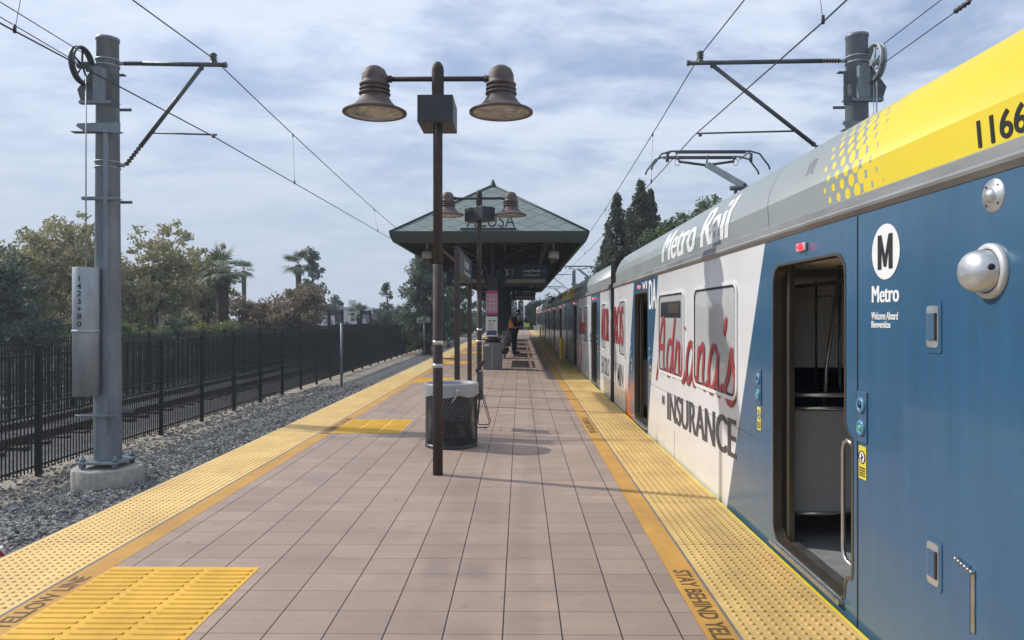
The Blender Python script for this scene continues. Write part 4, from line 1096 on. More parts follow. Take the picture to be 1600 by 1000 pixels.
    for s in (-1, 1):
        m = MB(); m.box(XS+.055, 4.60, yc+s*HL-(.04 if s > 0 else 0), yc+s*HL+(.0 if s > 0 else .04), -.5, 2.85); m.build('end_wall', 'metro_yellow' if False else 'white_glossy', root)
        m = MB(); yy = yc+s*(HL+.005); m.box(2.15, 4.4, yy-.012, yy+.012, 1.0, 2.1); m.build('windscreen', 'window_dark', root)
        m = MB(); 
        m.box(XS+.0-.002+.004, XS+.02, yc+s*(HL-.95)-.35, yc+s*(HL-.95)+.35, 1.0, 2.05) if not wrapped else m.box(4.645, 4.66, yc+s*(HL-.95)-.35, yc+s*(HL-.95)+.35, 1.0, 2.0)
        for v in m.bm.verts:
            if not wrapped: v.co.x -= .008
        m.build('cab_side_window', 'window_dark', root)
    # doors
    for c in DO:
        special = (c == DO[0] and wrapped)
        a, b = (4.27-15.1, 5.50-15.1) if special else (c-.63, c+.63)
        ins = openings(c)
        cy_, cz_ = (a+b)/2, 1.07
        inn = [(cy_+(p-cy_)*.972, cz_+(q-cz_)*.985) for p, q in ins]
        m = MB(); frame_ring(m, ins, inn, lambda p, q: (XS-.004, yc+p, q), lambda p, q: (XS+.075, yc+p, q)); fr = m.build('door_frame', 'bronze_trim', root)
        # open leaf slid away: inner pocket + leaf edge
        m = MB(); m.box(XS+.085, XS+.13, yc+b-.09, yc+b+.50, .05, 2.10, .004); lf = m.build('door_leaf', 'bronze_trim' if wrapped else 'under_black', root)
        m = MB(); m.box(XS+.06, XS+.083, yc+b-.03, yc+b+.03, .05, 2.10); m.build('door_seal', 'rubber', lf)
        m = MB(); m.box(XS+.085, XS+.13, yc+a-.45, yc+a-.10, .05, 2.10, .004); m.build('door_leaf', 'bronze_trim' if wrapped else 'under_black', root)
        m = MB(); m.box(XS-.040, XS+.16, yc+a+.02, yc+b-.02, .034, .066, .006)
        for k in range(2): m.box(XS-.012+.05*k, XS+.006+.05*k, yc+a+.04, yc+b-.04, .066, .074)
        m.build('door_sill', 'steel', fr)
        m = MB(); m.box(XS+.14, XS+1.3, yc+a-.05, yc+b+.6, 2.10, 2.13, .004); sf = m.build('door_soffit', 'car_ceiling', root)
        m = MB(); m.box(XS+.55, XS+.62, yc+a+.3, yc+b+.2, 2.092, 2.0995); m.build('soffit_slot', 'black_decal', sf)
        # interior partitions beside the door
        for yy in ((b+.09), (a-.35)):
            m = MB(); x0p, x1p = XS+.16, XS+1.02
            poly = [(x0p, 1.0), (x1p, 1.0), (x1p, .62), (x1p-.12, .38), (x1p-.32, .26), (x1p-.55, .225), (x0p, .225)]
            m.prism(poly, lambda p, q: (p, yc+yy, q), lambda p, q: (p, yc+yy+.03, q)); pt = m.build('partition', 'partition', root)
            m = MB(); m.tube([(p, yc+yy-.01, q) for p, q in poly[1:]], .014, 8); m.cyl((x0p, yc+yy-.012, 1.02), (x1p, yc+yy-.012, 1.02), .014, seg=8); m.cyl((x0p, yc+yy-.012, 1.12), (x1p, yc+yy-.012, 1.12), .018, seg=8); m.build('partition_rail', 'steel', pt)
        m = MB(); m.cyl((XS+.75, yc+b+.02, .03), (XS+.75, yc+b+.02, 2.14), .018, seg=10); m.tube([(XS+.5, yc+b+.3, .9), (XS+.52, yc+b+.3, 1.3), (XS+.72, yc+b+.5, 2.14)], .016, 8); m.build('grab_pole', 'steel', root)
        if special or wrapped:
            m = MB(); xh, yh = XS+.045, yc+a+.14; m.tube([(xh, yh-.14, .97), (xh, yh-.06, .985), (xh, yh-.015, .965), (xh, yh, .92), (xh, yh, .33), (xh, yh-.015, .29), (xh, yh-.05, .27), (xh, yh-.14, .265)], .013, 10); m.build('handrail', 'steel', root)
        m = MB(); yl_ = yc+a+.62+.0; m.box(XS-.022, XS-.001, yl_-.05, yl_+.10, 2.145, 2.20, .008); hb = m.build('door_light_housing', 'light_metal', root)
        m = MB(); m.lathe([(.024, 0), (.024, -.02), (.017, -.032), (0, -.036)], (XS-.022, yl_-.01, 2.172), 14, 'x'); m.build('door_light', 'red_lamp' if c == DO[0] and wrapped else 'red_lamp_far', hb)
        for yb in ((a-.21, b+.31) if wrapped else (a-.2,)):
            m = MB(); m.box(XS-.008, XS-.001, yc+yb-.055, yc+yb+.055, 1.02, 1.30, .003); pl = m.build('button_plate', 'plate_blue', root)
            for k, zb_ in enumerate((1.225, 1.10)):
                m = MB(); m.lathe([(.044, 0), (.044, -.008), (.036, -.014), (.026, -.014), (.024, -.008), (0, -.008)], (XS-.008, yc+yb, zb_), 20, 'x'); bt = m.build('door_button', 'button_blue', pl)
                m = MB(); m.lathe([(.018, 0), (.018, -.006), (0, -.008)], (XS-.0165, yc+yb, zb_), 14, 'x'); m.build('button_symbol', 'black_decal' if k == 0 else 'green_led', bt)
            m = MB(); m.box(XS-.004, XS-.001, yc+yb-.043, yc+yb+.043, .82, 1.0); st = m.build('door_sticker', 'sticker_yellow', root)
            m = MB(); m.lathe([(0, -.0055), (.034, -.0055), (.034, -.004), (0, -.004)], (XS, yc+yb, .94), 20, 'x', False); m.build('sticker_disc', 'white_decal', st)
            m = MB(); n = 16; m.tube([(XS-.006, yc+yb+.034*math.cos(2*math.pi*i/n), .94+.034*math.sin(2*math.pi*i/n)) for i in range(n)], .003, 4, close=True)
            m.cyl((XS-.006, yc+yb-.0, .915), (XS-.006, yc+yb, .962), .004, seg=4); m.cyl((XS-.006, yc+yb-.015, .945), (XS-.006, yc+yb+.015, .93), .004, seg=4)
            for k in range(4): m.box(XS-.006, XS-.0041, yc+yb-.034, yc+yb+.034, .835+.014*k, .842+.014*k)
            m.build('sticker_print', 'black_decal', st)
    # seats inside (kept low)
    for i, ys_ in enumerate((-8.6, -7.7, -6.8, -5.9, 5.9, 6.8, 7.7, 8.6)):
        for xs_ in (2.05, 3.5):
            m = MB(); m.box(xs_, xs_+.95, yc+ys_, yc+ys_+.45, .38, .48, .03); m.box(xs_, xs_+.95, yc+ys_+.40, yc+ys_+.50, .45, 1.05, .03); m.build('seat', 'seat_fabric', root)
    m = MB()
    for xx in (2.45, 4.05): m.cyl((xx, yc-13.5, 1.98), (xx, yc-1, 1.98), .016, seg=8); m.cyl((xx, yc+1, 1.98), (xx, yc+13.5, 1.98), .016, seg=8)
    for ys_ in (-8.15, -6.35, 6.35, 8.15):
        for xx in (3.0, 3.5): m.cyl((xx, yc+ys_, .45), (xx, yc+ys_, 2.14), .016, seg=8)
    m.build('overhead_rail', 'steel', root)
    # windows of the platform side
    wins = ((-8.72, -7.12), (-6.65, -5.1), (-2.0, -1.15), (1.0, 1.85), (5.2, 6.7), (7.1, 8.6))
    if wrapped:
        for k, (a, b) in enumerate(wins):
            out = rrect(a, b, .97, 2.03, .13, 6); mid = rrect(a+.035, b-.035, 1.005, 1.995, .10, 6); inn = rrect(a+.057, b-.057, 1.027, 1.973, .085, 6)
            m = MB(); frame_ring(m, out, mid, lambda p, q: (XS-.014, yc+p, q), lambda p, q: (XS-.001, yc+p, q)); w = m.build('window_frame', 'white_glossy', root)
            m = MB(); frame_ring(m, mid, inn, lambda p, q: (XS-.010, yc+p, q), lambda p, q: (XS-.001, yc+p, q)); m.build('window_gasket', 'rubber', w)
            m = MB(); m.prism(inn, lambda p, q: (XS-.005, yc+p, q), lambda p, q: (XS-.001, yc+p, q)); m.build('window_pane', 'wrapped_glass', w)
            if k == 1:
                m = MB(); m.box(XS-.0095, XS-.006, yc+a+.18, yc+b-.17, 1.70, 1.90); m.build('vent_window', 'window_dark', w)
                m = MB(); m.box(XS-.011, XS-.0096, yc+a+.30, yc+a+.85, 1.76, 1.87); m.build('vent_view', 'bronze_trim', w)
    else:
        for k, (a, b) in enumerate(wins):
            m = MB(); m.prism(rrect(a, b, 1.0, 2.0, .12, 4), lambda p, q: (XS-.006, yc+p, q), lambda p, q: (XS+.001-.002, yc+p, q)); m.build('window', 'window_dark', root)
    if wrapped:
        # lettering of the advert and of the operator
        X = XS-.002; W_ = yc-15.1
        m = MB()
        for st in script_strokes():
            pts = [(0, 10.12-s, .985+t) for s, t in st]; n = len(pts)
            rr = [.028+.020*math.sin(math.pi*i/(n-1)) for i in range(n)]
            m.tube(pts, rr, 8)
        for v in m.bm.verts: v.co.x = XS-.0112+v.co.x*.025; v.co.y += W_
        m.build('advert_script', 'red_decal', root)
        lettering('INSURANCE', 3.02, .35, lambda s, t, n: (XS-.001-n, 9.44-s, .40+t+.02*s), 'dark_decal', root, .0, dup=(.03, .055), thick=.001)
        lettering('AHOR', 1.45, .72, wall_fn(17.05, 1.18), 'red_decal', root, 0, thick=.012, dup=(.02, .04)); lettering('ROS', 1.3, .74, wall_fn(14.7, 1.18), 'red_decal', root, 0, thick=.012, dup=(.02, .04))
        lettering('EN SOLO', 1.4, .40, wall_fn(17.0, .42), 'dark_decal', root, .01); lettering('1 MIN', 1.1, .42, wall_fn(14.55, .40), 'dark_decal', root, .01)
        lettering('VI', .42, .11, wall_fn(11.35, 2.13), 'white_decal', root, .02); lettering('DA', .58, .42, wall_fn(10.78, 1.82), 'white_decal', root, 0, dup=(.03,), thick=.001)
        lettering('Adriana\'s', 2.4, .55, wall_fn(23.6, 1.2), 'red_decal', root, .0, .3, thick=.016); 
        cuts = [t-.045 for t in ARC[1:-1]]
        fn = lambda s, t, n: (lambda q: (q[0], 9.95-s, q[1]))(prof_pt(.045+t, .002+n))
        lettering('Metro Rail', 3.35, .40, fn, 'white_decal', root, .0, .35, cuts=cuts, thick=.001, dup=(.03, .06))
        lettering('1166', .30, .115, lambda s, t, n: (lambda q: (q[0], 3.09-s, q[1]))(prof_pt(.02+t, .001+n)), 'black_decal', root, .012, thick=.003)
        # round M roundel + words
        m = MB(); m.lathe([(0, -.004), (.143, -.004), (.143, -.001), (0, -.001)], (XS, 3.805, 2.045), 48, 'x', False); rd = m.build('roundel', 'white_decal', root)
        m = MB(); wM, hM, t_ = .150, .178, .036; y0M, z0M = 3.880, 1.956
        m.prism([(0, 0), (t_, 0), (t_, hM*.62), (wM/2-.012, .012), (wM/2+.012, .012), (wM-t_, hM*.62), (wM-t_, 0), (wM, 0), (wM, hM), (wM-t_, hM), (wM/2, hM*.36), (t_, hM), (0, hM)], lambda p, q: (XS-.005, y0M-p, z0M+q), lambda p, q: (XS-.0075, y0M-p, z0M+q)); m.build('lettering', 'black_decal', rd)
        lettering('Metro', .285, .088, wall_fn(3.955, 1.785), 'white_decal', root, 0, dup=(.005, .010), thick=.001)
        lettering('Welcome Aboard', .275, .040, wall_fn(3.955, 1.695), 'white_decal', root, .012); lettering('Bienvenidos', .20, .036, wall_fn(3.955, 1.652), 'white_decal', root, .012)
        # latches
        for (y0_, y1_, z0_, z1_) in ((3.302, 3.432, 1.545, 1.785), (3.30, 3.43, .475, .70)):
            m = MB(); m.prism(rrect(y0_, y1_, z0_, z1_, .015, 3), lambda p, q: (XS-.004, p, q), lambda p, q: (XS-.001, p, q)); l = m.build('latch_plate', 'plate_blue' if False else 'livery_wrapped', root)
            l.location = (0, 0, .95)
            for v in l.data.vertices: v.co.z -= .95
            cy = (y0_+y1_)/2; zc_ = (z0_+z1_)/2
            m = MB(); frame_ring(m, rrect(cy-.045, cy+.05, zc_-.095, zc_+.095, .02, 4), rrect(cy-.036, cy+.04, zc_-.06, zc_+.06, .012, 4), lambda p, q: (XS-.007, p, q), lambda p, q: (XS-.004, p, q)); m.build('latch_ring', 'chrome', l)
            m = MB(); m.box(XS-.012, XS-.0045, cy-.02, cy+.042, zc_-.062, zc_+.062, .003); m.build('latch_handle', 'plate_blue', l)
            m = MB(); m.box(XS-.0125, XS-.0045, cy-.034, cy-.0225, zc_-.062, zc_+.062); m.build('latch_slot', 'black_decal', l)
        m = MB(); m.box(XS-.006, XS-.001, 3.06, 3.085, .40, .66); l = m.build('hinge_strip', 'steel', root)
        m = MB()
        for k in range(6): m.cyl((XS-.012, 3.19-.022*k, .675-.004*k), (XS-.012, 3.172-.022*k, .67-.004*k), .008, seg=6)
        m.build('hinge_chain', 'steel', l)
        m = MB(); m.box(XS-.003, XS-.001, 3.095, 3.22, .385, .67); m.build('hatch_cover', 'plate_blue', l)
        # round side lamp, camera pod
        m = MB(); m.lathe([(0, -.030), (.016, -.027), (.027, -.016), (.030, -.008), (.036, -.009), (.040, -.006), (.064, -.006), (.068, 0)], (XS, 2.945, 2.193), 28, 'x'); sl_ = m.build('side_lamp', 'chrome', root)
        for q_ in range(4):
            m = MB(); a_ = R(45+90*q_); m.lathe([(0, -.010), (.005, -.009), (.006, -.005)], (XS, 2.945+.052*math.cos(a_), 2.193+.052*math.sin(a_)), 8, 'x'); m.build('screw', 'dark_decal', sl_)
        m = MB(); m.lathe([(.112, 0), (.112, -.012), (.10, -.02), (.09, -.02)], (XS, 2.965, 1.893), 36, 'x'); pod = m.build('camera_pod_ring', 'light_metal', root)
        m = MB(); n = 14; rings = []
        for i in range(n+1):
            f = i/n; r_ = .086*math.sqrt(max(1-(f*.985)**3.6, .0)); c = Vector((XS-.015-.080*f, 2.965+.03*f, 1.893-.0*f)); rings.append([m.bm.verts.new(c+Vector((0, math.cos(2*math.pi*k/28)*r_*1.02, math.sin(2*math.pi*k/28)*r_))) for k in range(28)])
        for p, q in zip(rings, rings[1:]):
            for k in range(28): m.face([p[k], p[(k+1) % 28], q[(k+1) % 28], q[k]], True)
        m.face(rings[-1]); m.build('camera_pod', 'chrome', pod)
        m = MB(); m.lathe([(0, -.004), (.010, -.003), (.013, 0)], (0, 0, 0), 14, 'x')
        for v in m.bm.verts: v.co = Matrix.Translation((XS-.045, 2.888, 1.905)) @ Matrix.Rotation(R(66), 4, 'Z') @ v.co
        m.build('camera_lens', 'black_decal', pod)
        # side joints, small vents and white marker
        m = MB(); m.box(XS-.003, XS-.0005, 4.118, 4.128, -.5, 2.272); m.build('panel_joint', 'black_decal', root)
        m = MB(); m.box(XS-.002, XS-.0005, 5.9, 10.6, .745, .749); m.box(XS-.002, XS-.0005, 9.0, 9.008, -.4, .32); m.build('panel_seam', 'dark_decal', root)
        m = MB(); m.box(XS-.010, XS-.001, 9.60, 9.75, .56, .68, .004); jk = m.build('socket_cover', 'steel', root)
        m = MB(); m.box(XS-.012, XS-.0101, 9.63, 9.72, .585, .655); m.build('socket_face', 'dark_decal', jk)
        m = MB()
        for k in range(5):
            pts = [(lambda q: (q[0], 4.96-.028*k-.007*math.sin(j*.9), q[1]))(prof_pt(.27+.018*j-.006*abs(k-2), .0005)) for j in range(7)]; m.tube(pts, .0018, 4)
        m.build('speaker_grille', 'dark_decal', root)
    # pantograph
    px, py, pz = 3.35, yc-1.8, 4.66
    m = MB(); m.box(px-.35, px+.85, py-.9, py+.1, 2.8, 3.10); m.cyl((px+.35, py-.45, 3.55), (px+.85, py-.45, 3.55), .05, seg=10); m.box(px+.42, px+.78, py-.62, py-.3, 3.0, 3.85)
    m.cyl((px+.3, py-.45, 3.95), (px+.8, py-.45, 3.95), .045, seg=10); m.cyl((px+.36, py-.45, 3.1), (px+.40, py-.45, 3.95), .03, seg=6)
    m.build('pantograph_base', 'galv_dark', root)
    m = MB(); q = Vector((px+.55, py-.45, 3.98))-Vector((px+.02, py, 4.45)); T = Matrix.Translation((px+.02, py, 4.45)) @ q.to_track_quat('X', 'Z').to_matrix().to_4x4(); m.box(0, q.length, -.06, .06, -.055, .055, .01, T)
    m.build('pantograph_arm', 'galv', root)
    m = MB()
    for dy, dz in ((-.30, -.03), (.30, .0)):
        pts = [(px-1.04, py+dy, pz-.33+dz), (px-1.02, py+dy, pz-.26+dz), (px-0.95, py+dy, pz-.17+dz), (px-.86, py+dy, pz-.05+dz), (px-.7, py+dy, pz-.005+dz), (px-.5, py+dy, pz+dz), (px+.5, py+dy, pz+dz), (px+.7, py+dy, pz-.005+dz), (px+.86, py+dy, pz-.05+dz), (px+0.95, py+dy, pz-.17+dz), (px+1.02, py+dy, pz-.26+dz), (px+1.04, py+dy, pz-.33+dz)]
        m.tube(pts, .016, 8); m.tube([(px-.62, py+dy, pz-.025+dz), (px+.62, py+dy, pz-.025+dz)], .022, 6)
    for s in (-1, 1):
        m.cyl((px+s*.70, py-.32, pz-.04), (px+s*.70, py+.32, pz-.04), .014, seg=6); m.cyl((px+s*.74, py-.2, pz-.05), (px+s*.74, py-.2, pz-.20), .03, seg=8)
        m.cyl((px+s*.5, py, pz-.15), (px, py, pz-.22), .024, seg=8); m.cyl((px+s*.5, py, pz-.13), (px+s*.5, py, pz-.05), .02, seg=6)
        m.tube([(px+s*(.52+.05*math.cos(q_*.6)), py-.02, pz-.17+.06*math.sin(q_*.6)) for q_ in range(11)], .006, 4)
    m.cyl((px, py, pz-.2), (px+.03, py, pz-.04), .014, seg=6)
    m.build('pantograph_head', 'galv_dark', root)
    return root
rail_car(15.1, True, 'nearest blue and white train car with the insurance advert and open doors')
c2 = rail_car(44.4, False, 'second train car, silver with dark windows, beside the canopy')
c3 = copy_tree(c2); c3.location.y = 73.7; c3['label'] = 'farthest train car at the far end of the platform'
tag(c3, group='light rail cars of the train at the platform')

# ------------------------------------------------------------------ people
def skin_mesh(nodes, edges, name, mat, parent, sub=2, root=0, bulk=1):
    if bulk != 1: nodes = [(n[0], tuple(q*bulk for q in n[1]) if isinstance(n[1], tuple) else (n[1]*bulk if n[1] > .02 else n[1])) for n in nodes]
    me = bpy.data.meshes.new('s'); me.from_pydata([n[0] for n in nodes], edges, []); ob = bpy.data.objects.new('s', me); COL.objects.link(ob)
    sk = ob.modifiers.new('k', 'SKIN'); sk.use_smooth_shade = True
    for i, n in enumerate(nodes):
        r = n[1]; v = me.skin_vertices[0].data[i]; v.radius = r if isinstance(r, tuple) else (r, r); v.use_root = (i == root)
    s = ob.modifiers.new('u', 'SUBSURF'); s.levels = sub; s.render_levels = sub
    dg = bpy.context.evaluated_depsgraph_get(); dg.update(); m2 = bpy.data.meshes.new_from_object(ob.evaluated_get(dg)); bpy.data.objects.remove(ob)
    m2.name = name; m2.materials.clear(); m2.materials.append(MATS[mat]); 
    off = wloc(parent); m2.transform(Matrix.Translation(-off))
    o = bpy.data.objects.new(name, m2); COL.objects.link(o); o.parent = parent
    for p in m2.polygons: p.use_smooth = True
    return o
def worker():
    X, Y = -.24, 34.0; K = 1.15
    root = thing('person', (X, Y, 0), 'worker in an orange vest and dark cap looking down at a phone under the canopy', 'person')
    def P(f, s, z): return (X+f*K, Y+s*K, z*K)       # f = forward (+x), s = side (+y)
    hip = [(P(-.06, 0, .95), .17), (P(-.05, 0, 1.12), (.19, .17)), (P(-.05, 0, 1.30), (.20, .16)), (P(-.02, 0, 1.43), (.17, .11)), (P(.02, 0, 1.47), .07), (P(.06, 0, 1.52), .075), (P(.12, 0, 1.59), (.10, .085)), (P(.13, 0, 1.66), (.09, .08))]
    N = list(hip); E = [(i, i+1) for i in range(len(hip)-1)]
    def chain(start, pts):
        p = start
        for q in pts: N.append(q); E.append((p, len(N)-1)); p = len(N)-1
        return p
    for s in (-1, 1):
        chain(0, [(P(-.05, s*.10, .86), .12), (P(-.03, s*.12, .50), .075), (P(-.06, s*.12, .12), .05), (P(-.03, s*.12, .05), .045), (P(.12, s*.13, .03), .035)])
        h = chain(3, [(P(-.03, s*.19, 1.40), .08), (P(-.02, s*.24, 1.16), .055), (P(.18, s*.19, 1.20), .042), (P(.33, s*.08, 1.31), .032), (P(.38, s*.06, 1.35), (.035, .022))])
        for k in range(4): chain(h, [(P(.41, s*(.03+.018*k), 1.37+.006*k), .009), (P(.425, s*(.02+.018*k), 1.395), .008)])
        chain(h, [(P(.37, s*.03, 1.385), .010), (P(.385, s*.015, 1.405), .009)])
    skin_mesh(N, E, 'body', 'skin', root, bulk=1.18)
    # face: nose, ears on the head
    m = MB(); m.tube([P(.215, 0, 1.62), P(.235, 0, 1.595), P(.21, 0, 1.58)], [.008, .014, .01], 6)
    for s in (-1, 1): m.lathe([(0, -.01), (.028, -.006), (.03, .004), (0, .01)], P(.10, s*.09, 1.61), 10, 'y')
    m.build('face_features', 'skin', root)
    tr = [(P(-.06, 0, 1.10), (.20, .185)), (P(-.06, 0, 1.02), (.205, .19)), (P(-.06, 0, .92), (.20, .185))]; te = [(0, 1), (1, 2)]
    for s in (-1, 1):
        b = len(tr); tr += [(P(-.05, s*.11, .80), .135), (P(-.03, s*.125, .50), .105), (P(-.05, s*.125, .07), .085)]; te += [(2, b), (b, b+1), (b+1, b+2)]
    skin_mesh(tr, te, 'trousers', 'dark_cloth', root, bulk=1.36)
    jn = [(P(-.06, 0, .93), (.215, .195)), (P(-.055, 0, 1.2), (.21, .18)), (P(-.03, 0, 1.38), (.19, .15)), (P(.0, 0, 1.47), (.10, .085))]; je = [(0, 1), (1, 2), (2, 3)]
    for s in (-1, 1):
        b = len(jn); jn += [(P(-.03, s*.19, 1.40), .098), (P(-.02, s*.245, 1.16), .078), (P(.16, s*.195, 1.195), .062), (P(.30, s*.10, 1.29), .048)]; je += [(2, b), (b, b+1), (b+1, b+2), (b+2, b+3)]
    skin_mesh(jn, je, 'jacket', 'jacket_cloth', root, bulk=1.36)
    v = skin_mesh([(P(-.065, 0, .95), (.236, .212)), (P(-.06, 0, 1.18), (.235, .20)), (P(-.035, 0, 1.36), (.222, .172)), (P(-.015, 0, 1.46), (.15, .12))], [(0, 1), (1, 2), (2, 3)], 'vest', 'vest', root, bulk=1.36)
    m = MB()
    for s in (-1, 1): m.tube([P(.10, s*.215, 1.06), P(-.06, s*.245, 1.05), P(-.2, s*.19, 1.05)], .014, 6)
    for s in (-1, 1): m.tube([P(.02, s*.13, 1.52), P(-.13, s*.15, 1.46), P(-.24, s*.13, 1.30), P(-.27, s*.12, 1.1)], .014, 6)
    m.build('reflective_stripe', 'vest_stripe', v)
    m = MB(); T = Matrix.Translation(P(.12, 0, 1.675)) @ Matrix.Rotation(R(24), 4, 'Y')
    m.lathe([(.16, -.005), (.165, .0), (.118, .008), (.115, .05), (.10, .09), (.05, .115), (0, .12)], (0, 0, 0), 24); m.prism([(.10, -.09), (.20, -.07), (.235, 0), (.20, .07), (.10, .09)], lambda a, b: (a, b, .0), lambda a, b: (a, b, .012))
    for q in m.bm.verts: q.co = T @ q.co
    m.build('cap', 'hat_cloth', root)
    for s in (-1, 1):
        m = MB(); p = P(-.0, s*.13, .0); m.box(p[0]-.13, p[0]+.22, p[1]-.055, p[1]+.055, 0, .10, .03); m.build('shoe', 'hat_cloth', root)
    t = thing('phone', P(.425, 0, 1.36), 'dark phone held in both hands by the worker', 'phone')
    m = MB(); m.box(-.006, .006, -.04, .04, -.08, .08, .003, Matrix.Translation(P(.435, 0, 1.40)) @ Matrix.Rotation(R(-40), 4, 'Y')); m.build('phone_body', 'black_decal', t)
worker()
def rider():
    X, Y = 2.5, 7.55
    root = thing('person', (X, Y, .03), 'seated passenger in a dark hood inside the open train doorway', 'person')
    def P(x, f, z): return (X+x, Y-f, z)
    N = [(P(0, 0, .55), .16), (P(0, -.02, .75), .16), (P(0, -.03, .98), (.17, .13)), (P(0, .0, 1.10), .07), (P(0, .03, 1.20), .085), (P(0, .04, 1.30), .085)]
    E = [(i, i+1) for i in range(5)]
    def chain(start, pts):
        p = start
        for q in pts: N.append(q); E.append((p, len(N)-1)); p = len(N)-1
    for s in (-1, 1):
        chain(0, [(P(s*.11, .12, .56), .10), (P(s*.12, .48, .55), .07), (P(s*.12, .50, .15), .05), (P(s*.12, .62, .08), .04)])
        chain(2, [(P(s*.20, 0, 1.0), .075), (P(s*.24, .08, .76), .05), (P(s*.12, .28, .68), .04), (P(s*.06, .33, .68), .03)])
    skin_mesh(N, E, 'body', 'skin', root)
    N2 = [(n[0], tuple(q*1.12+.012 for q in n[1]) if isinstance(n[1], tuple) else n[1]*1.12+.012) for n in N]
    skin_mesh(N2[:6]+N2[6:], E, 'hooded_clothing', 'dark_cloth', root)
rider()

# ------------------------------------------------------------------ small trackside things
for (x, y, h, lab, sign) in ((-7.55, 31, 2.7, 'slim silver post standing in the gravel in front of the fence', False), (-7.3, 55.8, 2.9, 'distant silver post with small white sign boards beside the fence', True)):
    r = thing('trackside_post', (x, y, -1.25), lab, 'post', 'silver posts in the gravel')
    m = MB(); m.cyl((x, y, -1.3), (x, y, -1.25+h), .05, seg=12); m.build('post_tube', 'galv', r)
    if sign:
        m = MB(); m.box(x-.55, x-.1, y-.06, y-.02, 1.25, 1.62); m.box(x+.1, x+.45, y-.06, y-.02, 1.3, 1.6); m.cyl((x-.4, y-.01, 1.45), (x+.4, y-.01, 1.45), .02, seg=6); m.build('sign_board', 'building_white', r)
x, y = -6.75, 70.0
r = thing('trackside_cabinet', (x, y, -1.2), 'pale equipment cabinet beside the left track far along the platform', 'cabinet')
m = MB(); m.box(x-.3, x+.3, y-.25, y+.25, -.1, 1.1, .02); m.build('cabinet_box', 'building_grey', r); m = MB(); m.cyl((x, y, -1.3), (x, y, -.1), .07, seg=10); m.build('cabinet_leg', 'galv', r)
m = MB(); m.box(-4.02, -3.80, 5.28, 5.40, -.16, .02, .01, Matrix.Translation((0, 0, 0)))
tag(m.build('striped_marker', 'red_white_stripes'), 'red and white striped marker beside the left platform edge', 'marker')
for i, (u, y, w, lab) in enumerate(((524, 58, 1.05, 'black portal-shaped sign frame rising behind the fence, nearer of two'), (571, 68, .85, 'black portal-shaped sign frame rising behind the fence, farther of two'))):
    x = (u-813)/1150*y; zt = CAMZ+10.5/1150*y
    r = thing('sign_frame', (x, y, -1.3), lab, 'sign frame', 'portal sign frames behind the fence')
    for s in (-1, 1):
        m = MB(); m.box(x+s*w/2-.08, x+s*w/2+.08, y-.08, y+.08, -1.5, zt); m.build('frame_post', 'fence_paint', r)
    m = MB(); m.box(x-w/2+.08, x+w/2-.08, y-.05, y+.05, zt-.42, zt-.06); m.build('frame_panel', 'sign_grey', r)
# things at the far end of the platform
for i, x in enumerate((-1.9, -.35, .55)):
    r = thing('end_post', (x, 98+i*2, 0), 'pale tall post beyond the platform end, %s of three' % ('leftmost', 'middle', 'rightmost')[i], 'post', 'pale posts beyond the platform end')
    m = MB(); m.cyl((x, 98+i*2, -1.5), (x, 98+i*2, 5.0), .08, seg=10); m.build('post_tube', 'light_metal', r); m = MB(); m.box(x-.3, x+.3, 98+i*2-.05, 98+i*2+.05, 1.75, 1.85); m.build('cross_piece', 'light_metal', r)
r = thing('warning_sign', (.9, 97, -1.5), 'lime green warning board on a post at the platform end', 'sign')
m = MB(); m.box(.55, 1.2, 96.97, 97.03, .35, .9); m.build('board', 'lime_sign', r); m = MB(); m.cyl((.9, 97.06, -1.5), (.9, 97.06, .8), .04, seg=8); m.build('post', 'galv', r)

# ------------------------------------------------------------------ buildings
def building(x0, x1, y0, y1, zt, wall, label, roof='building_grey', wins=True, gable=False, zb=-1.75):
    r = thing('building', ((x0+x1)/2, y0, zb), label, 'building')
    m = MB(); m.box(x0, x1, y0, y1, zb, zt); m.build('wall', wall, r)
    if gable:
        m = MB(); yc = (y0+y1)/2; m.prism([(y0-.5, zt), (yc, zt+(y1-y0)*.22), (y1+.5, zt), (y1+.5, zt-.15), (y0-.5, zt-.15)], lambda a, b: (x0-.5, a, b), lambda a, b: (x1+.5, a, b)); m.build('roof', roof, r)
    else:
        m = MB(); m.box(x0-.2, x1+.2, y0-.2, y1+.2, zt, zt+.3); m.build('roof', roof, r)
    if wins:
        n = max(2, int((x1-x0)/1.6))
        for i in range(n):
            xx = x0+(i+.5)*(x1-x0)/n; m = MB(); m.box(xx-.3, xx+.3, y0-.03, y0+.01, zt-1.9, zt-.7); w = m.build('window', 'window_dark', r)
            m = MB(); m.box(xx-.36, xx+.36, y0-.08, y0-.031, zt-2.0, zt-1.9); m.build('sill', 'building_grey', w)
building(-35.5, -26.0, 118, 135, 3.0, 'building_white', 'long low white building beyond the fence with small dark windows', 'building_white')
building(-26.0, -13.0, 124, 140, 2.1, 'building_grey', 'low grey building to the right of the white one', 'building_white')
building(-34.5, -25.5, 56, 62, .9, 'building_grey', 'grey pitched-roof house half hidden behind the shrubs', 'building_grey', False, True)
building(-52, -44, 50, 60, 1.6, 'building_tan', 'pale house glimpsed through the sycamores', 'building_grey', True, True)
building(9.6, 13.6, 52, 62, 8.05, 'building_tan', 'tan building with clay tile roof behind the train', 'roof_tile', False)
